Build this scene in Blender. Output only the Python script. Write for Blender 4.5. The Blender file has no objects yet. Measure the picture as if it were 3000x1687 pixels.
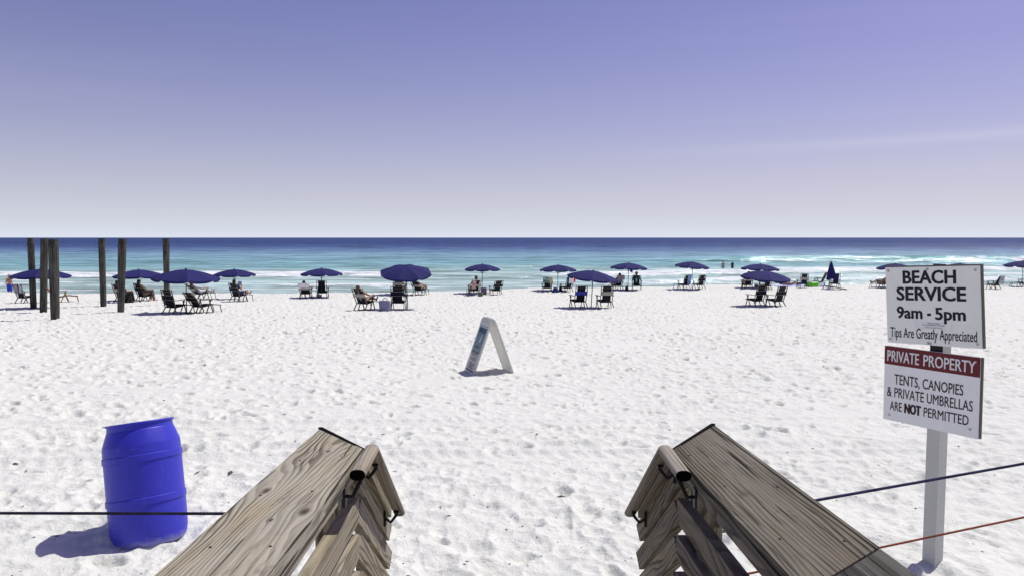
import bpy, bmesh, math, random
import numpy as np
from mathutils import Vector, Matrix

random.seed(7)
R = math.radians
SC = bpy.context.scene
COL = SC.collection

# ------------------------------------------------------------------ camera, sky, sun, exposure
F = 2200.0                      # focal length in photo pixels (3000 px wide)
CAM = Vector((0, 0, 5.0))       # sea level is z = 0
PITCH = math.atan((843.5 - 696.0) / F)
cam = bpy.data.cameras.new('camera'); cam_o = bpy.data.objects.new('camera', cam); COL.objects.link(cam_o)
cam.sensor_fit = 'HORIZONTAL'; cam.angle = 2 * math.atan(1500.0 / F)
cam.clip_start = 0.05; cam.clip_end = 60000
cam_o.location = CAM; cam_o.rotation_euler = (math.pi / 2 - PITCH, 0, 0)
SC.camera = cam_o

SUN_EL = 60.0
SUN_AZ = 54.0                   # degrees clockwise from +Y (straight ahead), to the right
world = bpy.data.worlds.new('World'); SC.world = world; world.use_nodes = True
wn = world.node_tree.nodes; wl = world.node_tree.links; wn.clear()
sky = wn.new('ShaderNodeTexSky'); sky.sky_type = 'NISHITA'; sky.sun_disc = False
sky.sun_elevation = R(SUN_EL); sky.sun_rotation = R(SUN_AZ)
sky.altitude = 0; sky.air_density = 1.0; sky.dust_density = 1.5; sky.ozone_density = 3.0
tint = wn.new('ShaderNodeMix'); tint.data_type = 'RGBA'; tint.blend_type = 'MULTIPLY'
tint.inputs['Factor'].default_value = 1.0
tint.inputs['B'].default_value = (0.85, 0.645, 0.99, 1)
# faint high cirrus streaks
tc = wn.new('ShaderNodeTexCoord'); mp = wn.new('ShaderNodeMapping'); mp.inputs['Scale'].default_value = (1.3, 1.3, 16)
mp.inputs['Rotation'].default_value = (0, R(3), 0)
nz = wn.new('ShaderNodeTexNoise'); nz.inputs['Scale'].default_value = 1.6; nz.inputs['Detail'].default_value = 5
rp = wn.new('ShaderNodeValToRGB'); rp.color_ramp.elements[0].position = 0.52; rp.color_ramp.elements[1].position = 0.85
rp.color_ramp.elements[0].color = (0, 0, 0, 1); rp.color_ramp.elements[1].color = (.06, .06, .06, 1)
sep = wn.new('ShaderNodeSeparateXYZ'); wl.new(tc.outputs['Generated'], sep.inputs[0])
def wmath(op, a, b):
    n_ = wn.new('ShaderNodeMath'); n_.operation = op
    for i_, v_ in enumerate((a, b)):
        if hasattr(v_, 'is_output'): wl.new(v_, n_.inputs[i_])
        else: n_.inputs[i_].default_value = v_
    return n_.outputs[0]
hz = wmath('MULTIPLY', wmath('POWER', 2.718, wmath('DIVIDE', wmath('MAXIMUM', sep.outputs[2], 0.0), -0.108)), 0.97)
haze = wn.new('ShaderNodeMix'); haze.data_type = 'RGBA'; haze.inputs['B'].default_value = (8.2, 8.7, 9.9, 1)   # humid air over the sea
wl.new(hz, haze.inputs['Factor'])
cirr = wn.new('ShaderNodeMix'); cirr.data_type = 'RGBA'; cirr.inputs['B'].default_value = (7.5, 7.2, 8.2, 1)
bg = wn.new('ShaderNodeBackground'); bg.inputs['Strength'].default_value = 0.09
wo = wn.new('ShaderNodeOutputWorld')
wl.new(sky.outputs[0], tint.inputs['A']); wl.new(tc.outputs['Generated'], mp.inputs[0]); wl.new(mp.outputs[0], nz.inputs['Vector'])
wl.new(nz.outputs['Fac'], rp.inputs[0]); wl.new(rp.outputs[0], cirr.inputs['Factor']); wl.new(tint.outputs['Result'], haze.inputs['A']); wl.new(haze.outputs['Result'], cirr.inputs['A'])
# one thin high streak of cirrus to the right
ln = wmath('SUBTRACT', sep.outputs[2], wmath('ADD', wmath('MULTIPLY', sep.outputs[0], .012), .1075))
ln = wmath('ADD', ln, wmath('MULTIPLY', wmath('SUBTRACT', nz.outputs['Fac'], .5), .012))
g_ = wmath('POWER', 2.718, wmath('MULTIPLY', wmath('MULTIPLY', ln, ln), -26000.0))
edge = wn.new('ShaderNodeMapRange'); edge.interpolation_type = 'SMOOTHSTEP'; wl.new(sep.outputs[0], edge.inputs[0]); edge.inputs[1].default_value = .05; edge.inputs[2].default_value = .55
g_ = wmath('MULTIPLY', wmath('MULTIPLY', g_, edge.outputs[0]), .24)
strk = wn.new('ShaderNodeMix'); strk.data_type = 'RGBA'; strk.inputs['B'].default_value = (8.0, 7.8, 9.2, 1); wl.new(g_, strk.inputs['Factor']); wl.new(cirr.outputs['Result'], strk.inputs['A'])
wl.new(strk.outputs['Result'], bg.inputs['Color']); wl.new(bg.outputs[0], wo.inputs[0])

sun = bpy.data.lights.new('sun', 'SUN'); sun.energy = 3.7; sun.angle = R(0.53); sun.color = (1.0, 0.985, 0.925)
sun_o = bpy.data.objects.new('sun', sun); COL.objects.link(sun_o); sun_o.location = (20, 15, 40)
SDIR = Vector((math.sin(R(SUN_AZ)) * math.cos(R(SUN_EL)), math.cos(R(SUN_AZ)) * math.cos(R(SUN_EL)), math.sin(R(SUN_EL))))
sun_o.rotation_euler = (-SDIR).to_track_quat('-Z', 'Y').to_euler()
SC.view_settings.view_transform = 'Standard'; SC.view_settings.look = 'None'
SC.view_settings.exposure = 0.0; SC.view_settings.gamma = 1.0; SC.view_settings.use_curve_mapping = False
SC.render.engine = 'CYCLES'
SC.cycles.max_bounces = 6; SC.cycles.diffuse_bounces = 3; SC.cycles.sample_clamp_indirect = 6

# ------------------------------------------------------------------ pixel -> direction
def ray(px, py):
    cx = (px - 1500.0) / F; cy = (py - 843.5) / F
    c, s = math.cos(PITCH), math.sin(PITCH)
    d = Vector((cx, c - cy * s, -s - cy * c))
    return d / d.y                       # y component 1: multiply by distance ahead
def P(px, py, d): return CAM + ray(px, py) * d

# ------------------------------------------------------------------ numpy noise
def hsh(ix, iy, s):
    n = (ix.astype(np.int64) * 374761393 + iy.astype(np.int64) * 668265263 + s * 974634721) & 0xffffffff
    n = ((n ^ (n >> 13)) * 1274126177) & 0xffffffff
    n = ((n ^ (n >> 15)) * 2246822519) & 0xffffffff
    return ((n ^ (n >> 16)) & 0xffffff) / float(0xffffff)
def vn(x, y, s=0):
    ix = np.floor(x); iy = np.floor(y); fx = x - ix; fy = y - iy
    fx = fx * fx * fx * (fx * (fx * 6 - 15) + 10); fy = fy * fy * fy * (fy * (fy * 6 - 15) + 10)
    a = hsh(ix, iy, s); b = hsh(ix + 1, iy, s); c = hsh(ix, iy + 1, s); d = hsh(ix + 1, iy + 1, s)
    return (a + (b - a) * fx) + ((c + (d - c) * fx) - (a + (b - a) * fx)) * fy
def fbm(x, y, s=0, o=4, g=.5):
    r = 0; a = 1; t = 0
    for i in range(o):
        r = r + a * vn(x * 2 ** i + 17.3 * i, y * 2 ** i - 9.1 * i, s + i); t += a; a *= g
    return r / t                         # 0..1
def sstep(a, b, x):
    t = np.clip((x - a) / (b - a), 0, 1); return t * t * (3 - 2 * t)

# ------------------------------------------------------------------ beach form
CX = np.array([-200, -60, -32, -22, -15, -10, -5.7, 0, 5, 10, 17, 26.4, 40, 80, 300.])
CY = np.array([47, 47, 47.2, 47.6, 47.4, 48.2, 50, 51.3, 53.2, 55, 56.8, 58.2, 58.8, 60, 62.])
def crest(x): return np.interp(x, CX, CY)
def ground_np(X, Y):
    Yk = np.maximum(Y, -6)
    a = 2.0 + .035 * Yk; b = 3.6 + 0 * Yk; k = .12
    h = np.clip(.5 + .5 * (b - a) / k, 0, 1)
    dep = b * (1 - h) + a * h - k * h * (1 - h)
    s = Y - crest(X) - 1.2 - 1.2 * (np.sin(X * .9) * .4 + np.sin(X * .37 + 1) * .6)
    drop = .125 * (np.sqrt(s * s + 1.0) + s) / 2
    z = -(dep + drop)
    return np.maximum(z, -9.0) + 5.0
def ground(x, y): return float(ground_np(np.array([x], float), np.array([y], float))[0])
def gp(px, py):
    r = ray(px, py); lo, hi = 1.0, 75.0; prev = 1.0
    d = 1.0
    while d < 75:
        p = CAM + r * d
        if p.z < ground(p.x, p.y): break
        prev = d; d += .25
    lo, hi = prev, d
    for _ in range(25):
        m = (lo + hi) / 2; p = CAM + r * m
        if p.z < ground(p.x, p.y): hi = m
        else: lo = m
    return CAM + r * hi

def prints(X, Y, cell, a, b, A, seed, rim=.35, dens=1.0, stretch=1.0):
    """trampled sand: elongated pits with soft rims on a jittered grid"""
    ix = np.floor(X / cell); iy = np.floor(Y / cell); out = np.zeros_like(X)
    for dx in (-1, 0, 1):
        for dy in (-1, 0, 1):
            cx = ix + dx; cy = iy + dy
            h1 = hsh(cx, cy, seed); h2 = hsh(cx, cy, seed + 1); h3 = hsh(cx, cy, seed + 2); h4 = hsh(cx, cy, seed + 3)
            px = (cx + h1) * cell; py = (cy + h2) * cell
            th = (h3 - .5) * 2.6 + 1.57
            u = X - px; v = Y - py
            c = np.cos(th); s = np.sin(th)
            p = (u * c + v * s) / (a * (.7 + .6 * h4)); q = (-u * s + v * c) / (b * (.8 + .5 * h1))
            d = np.sqrt(p * p + q * q)
            amp = A * (.35 + .9 * h2) * (h4 < dens)
            out += amp * (-np.exp(-(d ** 4)) + rim * np.exp(-((d - 1.25) / .38) ** 2))
    return out

def bowls(X, Y, cell, seed, k):
    """scalloped dry sand: shallow bowls meeting in crisp ridges"""
    ix = np.floor(X / cell); iy = np.floor(Y / cell); acc = np.zeros_like(X)
    for dx in (-1, 0, 1):
        for dy in (-1, 0, 1):
            cx = ix + dx; cy = iy + dy
            u = X / cell - cx - hsh(cx, cy, seed); v = Y / cell - cy - hsh(cx, cy, seed + 1)
            acc += np.exp(-k * (u * u + v * v - .25 * hsh(cx, cy, seed + 2)))
    return -np.log(acc + 1e-9) / k

def sand_relief(X, Y):
    r = np.hypot(X, Y)
    trk = np.exp(-((Y - (7.75 + .03 * X + .1 * np.sin(X * .3))) / .32) ** 2) + np.exp(-((Y - (9.6 + .05 * X)) / .28) ** 2) * .8
    trk = np.clip(trk, 0, 1)
    side = sstep(2.6, 4.2, X) * sstep(7.5, 5.0, Y)         # wind-smoothed patch right of the stairs
    tr = (1 - .8 * trk) * (1 - .55 * side)
    z = .10 * (fbm(X / 4.5, Y / 4.5, 3, 3) - .5)
    z = z + .032 * (fbm(X / 1.3, Y / 1.0, 11, 3) - .5)
    wx = X + .14 * (fbm(X / .3, Y / .35, 91, 3) - .5); wy = Y + .14 * (fbm(X / .3, Y / .35, 95, 3) - .5)
    far = sstep(9, 26, r)
    sc = bowls(wx, wy * 1.1, .25, 301, 48) * (.064 + .018 * (1 - far)) + bowls(wx, wy, .11, 311, 30) * (.021 + .014 * (1 - far))
    str_ = np.clip(-.1 + 1.4 * fbm(X / 2.4, Y / 1.9, 97, 3), .22, 1.05)
    z = z + sc * tr * str_ * (1 + .5 * far)
    foot = prints(X, Y, .55, .14, .065, .060, 21, .30, .55) + prints(X, Y, .36, .10, .05, .045, 35, .25, .5) + prints(X, Y, .9, .16, .08, .075, 51, .3, .5)
    foot = np.clip(foot, -.085, .05)
    z = z + foot * tr * (.78 + 1.35 * far)
    z = z + .016 * (fbm(X / .09, Y / .07, 71, 3) - .5) * sstep(20, 8, r)
    z = z + .10 * (fbm(X / 1.6, Y / 1.2, 75, 3) - .5) * np.exp(-((Y - crest(X)) / 2.5) ** 2)
    for yc, ww in ((7.60, .13), (8.02, .11), (9.35, .14)):            # faint vehicle ruts crossing in front of the steps
        dd = Y - (yc + .03 * X + .10 * np.sin(X * .3 + yc)); am = .5 + fbm(X / 2.5, Y * 0 + yc, 77, 2)
        z = z + am * (-.022 * np.exp(-(dd / ww) ** 2) + .016 * np.exp(-((np.abs(dd) - ww * 1.7) / .05) ** 2))
    # sand drifted against the sign post
    z = z + .105 * np.exp(-(((X - 2.72) / .55) ** 2 + ((Y - 4.72) / .5) ** 2))
    # tyre tread in the track and small drifted ripples on the right
    z = z + trk * (.006 * np.sin(X * 34 + Y * 20) * (np.abs(np.sin(Y * 9)) > .5) - .012)
    z = z + side * .018 * np.sin((X * .45 + Y * 1.0) * 16 + 5 * fbm(X / .7, Y / .7, 81, 2)) * fbm(X / .9, Y / .9, 83, 2)
    # little slumped dune right of the right-hand rail
    z = z + .16 * np.exp(-(((X - 2.15) / .75) ** 2 + ((Y - 5.35) / .42) ** 2)) 
    # mounds round barrel
    z = z + .06 * np.exp(-(((X + 2.75) / .55) ** 2 + ((Y - 5.75) / .35) ** 2))
    fade = sstep(3, 0, Y - (crest(X) + 7))
    return z * fade

# ------------------------------------------------------------------ material helpers
class NT:
    def __init__(s, name):
        s.m = bpy.data.materials.new(name); s.m.use_nodes = True; s.t = s.m.node_tree; s.n = s.t.nodes; s.n.clear()
        s.out = s.n.new('ShaderNodeOutputMaterial'); s.p = s.n.new('ShaderNodeBsdfPrincipled'); s.l(s.p.outputs[0], s.out.inputs[0])
    def l(s, a, b): s.t.links.new(a, b)
    def new(s, t, **k):
        nd = s.n.new('ShaderNode' + t)
        for a, b in k.items(): setattr(nd, a, b)
        return nd
    def setin(s, nd, name, v):
        i = nd.inputs[name]
        if hasattr(v, 'is_output'): s.l(v, i)
        else: i.default_value = v
    def coord(s, kind='Object', scale=(1, 1, 1), rnd=0.0):
        c = s.new('TexCoord'); m = s.new('Mapping'); m.inputs['Scale'].default_value = scale; s.l(c.outputs[kind], m.inputs[0])
        if rnd:
            oi = s.new('ObjectInfo'); mu = s.math('MULTIPLY', oi.outputs['Random'], rnd)
            cb = s.new('CombineXYZ'); s.l(mu, cb.inputs[0]); s.l(mu, cb.inputs[1]); s.l(mu, cb.inputs[2]); s.l(cb.outputs[0], m.inputs['Location'])
        return m.outputs[0]
    def noise(s, v, scale, detail=3, rough=.5, out='Fac', dist=0):
        nd = s.new('TexNoise'); s.l(v, nd.inputs['Vector']); nd.inputs['Scale'].default_value = scale
        nd.inputs['Detail'].default_value = detail; nd.inputs['Roughness'].default_value = rough; nd.inputs['Distortion'].default_value = dist
        return nd.outputs[out]
    def math(s, op, a, b=0.0, clamp=False):
        nd = s.new('Math', operation=op, use_clamp=clamp)
        for i, v in enumerate((a, b)):
            if hasattr(v, 'is_output'): s.l(v, nd.inputs[i])
            else: nd.inputs[i].default_value = v
        return nd.outputs[0]
    def ramp(s, f, stops):
        nd = s.new('ValToRGB'); e = nd.color_ramp.elements
        while len(e) < len(stops): e.new(.5)
        for i, (p, c) in enumerate(stops):
            e[i].position = p; e[i].color = (c, c, c, 1) if not hasattr(c, '__len__') else (*c[:3], 1)
        s.l(f, nd.inputs[0]); return nd.outputs[0]
    def mix(s, f, a, b, bt='MIX'):
        nd = s.new('Mix', data_type='RGBA', blend_type=bt)
        for k, v in (('Factor', f), ('A', a), ('B', b)):
            if hasattr(v, 'is_output'): s.l(v, nd.inputs[k])
            elif k == 'Factor': nd.inputs[k].default_value = v
            else: nd.inputs[k].default_value = (*v[:3], 1)
        return nd.outputs['Result']
    def bump(s, h, strength=.3, dist=.01, prev=None):
        nd = s.new('Bump'); nd.inputs['Strength'].default_value = strength; nd.inputs['Distance'].default_value = dist
        s.l(h, nd.inputs['Height'])
        if prev is not None: s.l(prev, nd.inputs['Normal'])
        return nd.outputs[0]
    def fin(s, col, rough=.8, normal=None, spec=.3, metal=0.0, **kw):
        s.setin(s.p, 'Base Color', col if hasattr(col, 'is_output') else (*col[:3], 1)); s.setin(s.p, 'Roughness', rough)
        s.p.inputs['Specular IOR Level'].default_value = spec; s.p.inputs['Metallic'].default_value = metal
        if normal is not None: s.l(normal, s.p.inputs['Normal'])
        for k, v in kw.items(): s.setin(s.p, k, v)
        return s.m

def plain(name, c, rough=.7, var=.25, scale=30, spec=.3, metal=0.0, bump=.15):
    t = NT(name); v = t.coord('Object', rnd=20)
    n = t.noise(v, scale, 4, .6)
    col = t.mix(n, [x * (1 - var) for x in c], [min(1, x * (1 + var)) for x in c])
    return t.fin(col, rough, t.bump(n, bump, .004), spec, metal)

def wood(name, dark, light, rings=40, crack=.5, knots=(), stain=.3, grey=(.36, .34, .31), vary=.5, straight=.5, cw=0.0, contrast=1.0):
    """weathered softwood: grain along local X. knots: (x, y, size) in board coordinates"""
    t = NT(name)
    c = t.new('TexCoord'); oi = t.new('ObjectInfo'); rnd = t.math('MULTIPLY', oi.outputs['Random'], 37.0)
    sep = t.new('SeparateXYZ'); t.l(c.outputs['Object'], sep.inputs[0]); sx_, sy_, sz_ = sep.outputs
    y0 = t.math('ADD', sy_, t.math('MULTIPLY', sz_, .8)); kmask = None
    for kx, ky, kr in knots:
        dx = t.math('MULTIPLY', t.math('SUBTRACT', sx_, kx), .42); dy = t.math('SUBTRACT', sy_, ky)
        d2 = t.math('ADD', t.math('MULTIPLY', dx, dx), t.math('MULTIPLY', dy, dy)); dd = t.math('SQRT', d2)
        # push the grain aside round the knot
        push = t.math('DIVIDE', t.math('MULTIPLY', dy, kr * kr * 1.6), t.math('ADD', d2, kr * kr * .9)); y0 = t.math('SUBTRACT', y0, push)
        km = t.ramp(t.math('DIVIDE', dd, kr * 2), [(.10, 1), (.30, .55), (.52, 0)]); kmask = km if kmask is None else t.math('MAXIMUM', kmask, km)
    def vec(ax, ay, az, yy=None):
        cb = t.new('CombineXYZ')
        t.l(t.math('ADD', t.math('MULTIPLY', sx_, ax), rnd), cb.inputs[0]); t.l(t.math('ADD', t.math('MULTIPLY', sy_ if yy is None else yy, ay), rnd), cb.inputs[1]); t.l(t.math('MULTIPLY', sz_, az), cb.inputs[2]); return cb.outputs[0]
    warp = t.noise(vec(.8, 4.2, 5, y0), 1.0, 3, .45)
    val = t.math('ADD', t.math('MULTIPLY', y0, straight), t.math('MULTIPLY', warp, .33 * (1.15 - straight)))
    fine = t.noise(vec(2.5, 45, 45, y0), 1.0, 3, .6)
    ph = t.math('ADD', t.math('MULTIPLY', val, rings * 6.283), t.math('MULTIPLY', fine, 2.2))
    saw = t.math('FRACT', t.math('DIVIDE', ph, 6.283)); ring = t.ramp(saw, [(0, .0), (.42, .22), (.72, 1.0), (.93, 1.0), (1, .0)])
    amt = t.noise(vec(.9, 5, 5), 1.3, 3, .5)
    ring = t.math('MULTIPLY', ring, t.ramp(amt, [(.3, .2), (.6, 1)]))
    streak = t.noise(vec(1.6, 170, 170, y0), 1.0, 4, .7)
    f = t.math('ADD', t.math('MULTIPLY', ring, .78 * contrast), t.math('MULTIPLY', t.math('SUBTRACT', streak, .38), 1.5 * contrast), True)
    col = t.mix(f, light, dark)
    blot = t.noise(vec(1.8, 7, 6), 1.0, 5, .6)
    col = t.mix(t.ramp(blot, [(.38, 0), (.68, stain)]), col, grey)
    brown = t.noise(vec(1.1, 5.5, 4), 2.0, 4, .55)
    col = t.mix(t.ramp(brown, [(.52, 0), (.75, .6)]), col, (light[0] * .74, light[1] * .66, light[2] * .52))
    dirt = t.noise(vec(3.0, 9, 9), 2.0, 5, .7); col = t.mix(t.ramp(dirt, [(.56, 0), (.78, .6)]), col, [x * .6 for x in dark])
    cr = t.noise(vec(.75, 52, 30, y0), 1.0, 2, .5, dist=.25)
    crm = t.math('MULTIPLY', t.ramp(cr, [(.285 + cw, 1), (.335 + cw, 0)]), crack)
    cr2 = t.noise(vec(2.2, 120, 60, y0), 1.0, 1, .5); crm = t.math('MAXIMUM', crm, t.math('MULTIPLY', t.ramp(cr2, [(.26 + cw, 1), (.31 + cw, 0)]), crack * .8))
    col = t.mix(crm, col, (.010, .008, .006))
    h = t.math('SUBTRACT', t.math('MULTIPLY', ring, .45), t.math('MULTIPLY', crm, 1.6)); h = t.math('ADD', h, t.math('MULTIPLY', streak, -.5))
    if kmask is not None:
        col = t.mix(t.math('MULTIPLY', kmask, .85), col, (.035, .024, .014)); h = t.math('SUBTRACT', h, t.math('MULTIPLY', kmask, .5))
    return t.fin(col, .88, t.bump(h, .7, .004), .15)

M = {}
M['wood_left'] = wood('wood_pine_tan', (.105, .072, .042), (.42, .35, .24), rings=52, crack=.55, stain=.3)     # knots added with the cap
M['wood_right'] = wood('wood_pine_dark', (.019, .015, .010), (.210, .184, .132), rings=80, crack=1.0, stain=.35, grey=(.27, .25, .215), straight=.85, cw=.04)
M['wood_slat'] = wood('wood_slat_tan', (.088, .067, .040), (.440, .385, .275), rings=60, crack=.7, stain=.4)
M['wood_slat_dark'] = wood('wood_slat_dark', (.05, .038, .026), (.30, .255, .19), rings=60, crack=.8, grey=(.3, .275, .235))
M['wood_post'] = wood('wood_post_yellow', (.15, .10, .045), (.36, .28, .15), rings=60, crack=.4, stain=.1, straight=.9)
M['wood_rail'] = wood('wood_handrail', (.14, .115, .085), (.44, .395, .32), rings=90, crack=.5, straight=.9)
M['wood_pile'] = wood('wood_piling', (.005, .005, .004), (.105, .10, .085), rings=14, crack=1.0, stain=.45, grey=(.19, .185, .165), straight=.9, cw=.075)
M['wood_chair'] = plain('chair_wood_weathered', (.040, .032, .022), .7, .4, 40)
M['wood_chair_light'] = plain('chair_wood_golden', (.40, .27, .12), .6, .3, 40)
M['wood_chair_tip'] = plain('chair_wood_pale', (.13, .10, .062), .6, .35, 40)
M['black_iron'] = plain('black_iron', (.012, .012, .013), .5, .4, 60)
M['end_black'] = plain('end_grain_shade_black', (.006, .005, .004), .95, .3, 60, .05)
M['steel'] = plain('galvanised_steel', (.45, .45, .44), .4, .3, 60, .5, .8)
M['fabric_black'] = plain('fabric_black', (.010, .010, .018), .9, .3, 60)
M['fabric_navy'] = plain('fabric_navy', (.014, .014, .045), .9, .3, 60)
M['band_grey'] = plain('band_grey', (.36, .345, .31), .9, .12, 40)
M['band_blue'] = plain('band_blue', (.06, .07, .42), .85, .15, 40)
M['white_print'] = plain('white_print', (.78, .78, .78), .7, .05)
M['dark_print'] = plain('dark_print', (.02, .02, .03), .8, .1)
M['umb'] = None
def umb_mat():
    t = NT('umbrella_canvas'); v = t.coord('Object', rnd=9)
    n = t.noise(v, 3.5, 4, .6); oi = t.new('ObjectInfo')
    col = t.mix(n, (.007, .008, .070), (.015, .016, .118))
    col = t.mix(t.math('MULTIPLY', oi.outputs['Random'], .35), col, (.034, .028, .15))
    w = t.noise(t.coord('Object', (1, 1, 1)), 260, 2)
    return t.fin(col, .85, t.bump(t.math('ADD', n, t.math('MULTIPLY', w, .15)), .25, .02), .25)
M['umb'] = umb_mat()
M['pole'] = plain('pole_dark', (.05, .05, .045), .5, .3)
M['pole_wood'] = plain('pole_wood', (.16, .13, .085), .6, .3)

# ------------------------------------------------------------------ object helpers
def link(name, me, mat=None, parent=None, basis=None):
    o = bpy.data.objects.new(name, me); COL.objects.link(o)
    if mat is not None and me is not None and len(me.materials) == 0: me.materials.append(mat)
    if parent is not None: o.parent = parent
    if basis is not None: o.matrix_basis = basis
    return o
def empty(name, loc=(0, 0, 0), rz=0.0, scale=1.0):
    o = bpy.data.objects.new(name, None); COL.objects.link(o); o.empty_display_size = .1
    o.matrix_basis = Matrix.Translation(Vector(loc)) @ Matrix.Rotation(rz, 4, 'Z') @ Matrix.Scale(scale, 4)
    return o
def tag(o, label=None, cat=None, group=None, kind=None):
    if label: o['label'] = label
    if cat: o['category'] = cat
    if group: o['group'] = group
    if kind: o['kind'] = kind
    return o
def bm_mesh(bm, name, smooth=False, mat=None):
    me = bpy.data.meshes.new(name); bmesh.ops.recalc_face_normals(bm, faces=bm.faces[:]); bm.to_mesh(me); bm.free()
    if smooth: me.polygons.foreach_set('use_smooth', [True] * len(me.polygons))
    if mat is not None: me.materials.append(mat)
    return me
def pd_mesh(verts, faces, name, smooth=False, mat=None):
    me = bpy.data.meshes.new(name); me.from_pydata(verts, [], faces); me.update()
    if smooth: me.polygons.foreach_set('use_smooth', [True] * len(me.polygons))
    if mat is not None: me.materials.append(mat)
    return me
def frame_mat(o, x, y):
    x = Vector(x).normalized(); y = Vector(y); y = (y - x * y.dot(x)).normalized(); z = x.cross(y)
    m = Matrix((x, y, z)).transposed().to_4x4(); m.translation = Vector(o); return m
def bm_bar(bm, a, b, w, h, up=(0, 0, 1)):
    """rectangular bar from a to b; w sideways, h along 'up'"""
    a = Vector(a); b = Vector(b); x = (b - a).normalized(); u = Vector(up); u = u - x * u.dot(x)
    if u.length < 1e-4: u = Vector((0, 1, 0)) - x * x.y
    u.normalize(); s = x.cross(u); vs = []
    for p in (a, b):
        for i, j in ((-1, -1), (1, -1), (1, 1), (-1, 1)): vs.append(bm.verts.new(p + s * (w / 2 * i) + u * (h / 2 * j)))
    for f in ((3, 2, 1, 0), (4, 5, 6, 7), (0, 1, 5, 4), (1, 2, 6, 5), (2, 3, 7, 6), (3, 0, 4, 7)): bm.faces.new([vs[i] for i in f])
def bm_tube(bm, pts, rad, n=8, cap=True):
    pts = [Vector(p) for p in pts]; rings = []
    if not hasattr(rad, '__len__'): rad = [rad] * len(pts)
    u = None
    for i, p in enumerate(pts):
        d = (pts[min(i + 1, len(pts) - 1)] - pts[max(i - 1, 0)]).normalized()
        if u is None: u = d.orthogonal().normalized()
        u = (u - d * u.dot(d)).normalized(); v = d.cross(u)
        rings.append([bm.verts.new(p + (u * math.cos(2 * math.pi * k / n) + v * math.sin(2 * math.pi * k / n)) * rad[i]) for k in range(n)])
    for i in range(len(pts) - 1):
        for k in range(n): bm.faces.new((rings[i][k], rings[i][(k + 1) % n], rings[i + 1][(k + 1) % n], rings[i + 1][k]))
    if cap: bm.faces.new(rings[0][::-1]); bm.faces.new(rings[-1])
def bm_lathe(bm, prof, n=32, closed=False):
    rings = []
    for r, z in prof: rings.append([bm.verts.new((r * math.cos(2 * math.pi * k / n), r * math.sin(2 * math.pi * k / n), z)) for k in range(n)])
    for i in range(len(rings) - 1):
        for k in range(n): bm.faces.new((rings[i][k], rings[i][(k + 1) % n], rings[i + 1][(k + 1) % n], rings[i + 1][k]))
    return rings
def tubemesh(pts, rad, name, n=8, mat=None, smooth=True):
    bm = bmesh.new(); bm_tube(bm, pts, rad, n); return bm_mesh(bm, name, smooth, mat)
def barmesh(a, b, w, h, name, up=(0, 0, 1), mat=None):
    bm = bmesh.new(); bm_bar(bm, a, b, w, h, up); return bm_mesh(bm, name, False, mat)

def board(name, a, b, ydir, w, t, mat, parent=None, k0=0.0, k1=0.0, bevel=.004, seg=1, inv=None, wob=0.0):
    """plank from a to b (centre line); ydir = width direction; ends sheared by k*y (mitre)"""
    a = Vector(a); b = Vector(b); mtx = frame_mat(a, b - a, ydir); L = (b - a).length
    bm = bmesh.new(); n = max(1, seg); rows = []
    for i in range(n + 1):
        f = i / n; row = []
        for y, z in ((-w / 2, -t / 2), (w / 2, -t / 2), (w / 2, t / 2), (-w / 2, t / 2)):
            x = f * L + y * (k0 * (1 - f) + k1 * f)
            jy = wob * (random.random() - .5) if 0 < i < n else 0; jz = wob * .5 * (random.random() - .5) if 0 < i < n else 0
            row.append(bm.verts.new((x, y + jy, z + jz)))
        rows.append(row)
    for i in range(n):
        for k in range(4): bm.faces.new((rows[i][k], rows[i][(k + 1) % 4], rows[i + 1][(k + 1) % 4], rows[i + 1][k]))
    bm.faces.new(rows[0][::-1]); bm.faces.new(rows[-1])
    if bevel:
        ed = [e for e in bm.edges if e.calc_face_angle(0) > .5]
        bmesh.ops.bevel(bm, geom=ed, offset=bevel, segments=2, profile=.6, affect='EDGES')
    me = bm_mesh(bm, name, False, mat)
    if inv is not None: mtx = inv @ mtx
    return link(name, me, None, parent, mtx)

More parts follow.
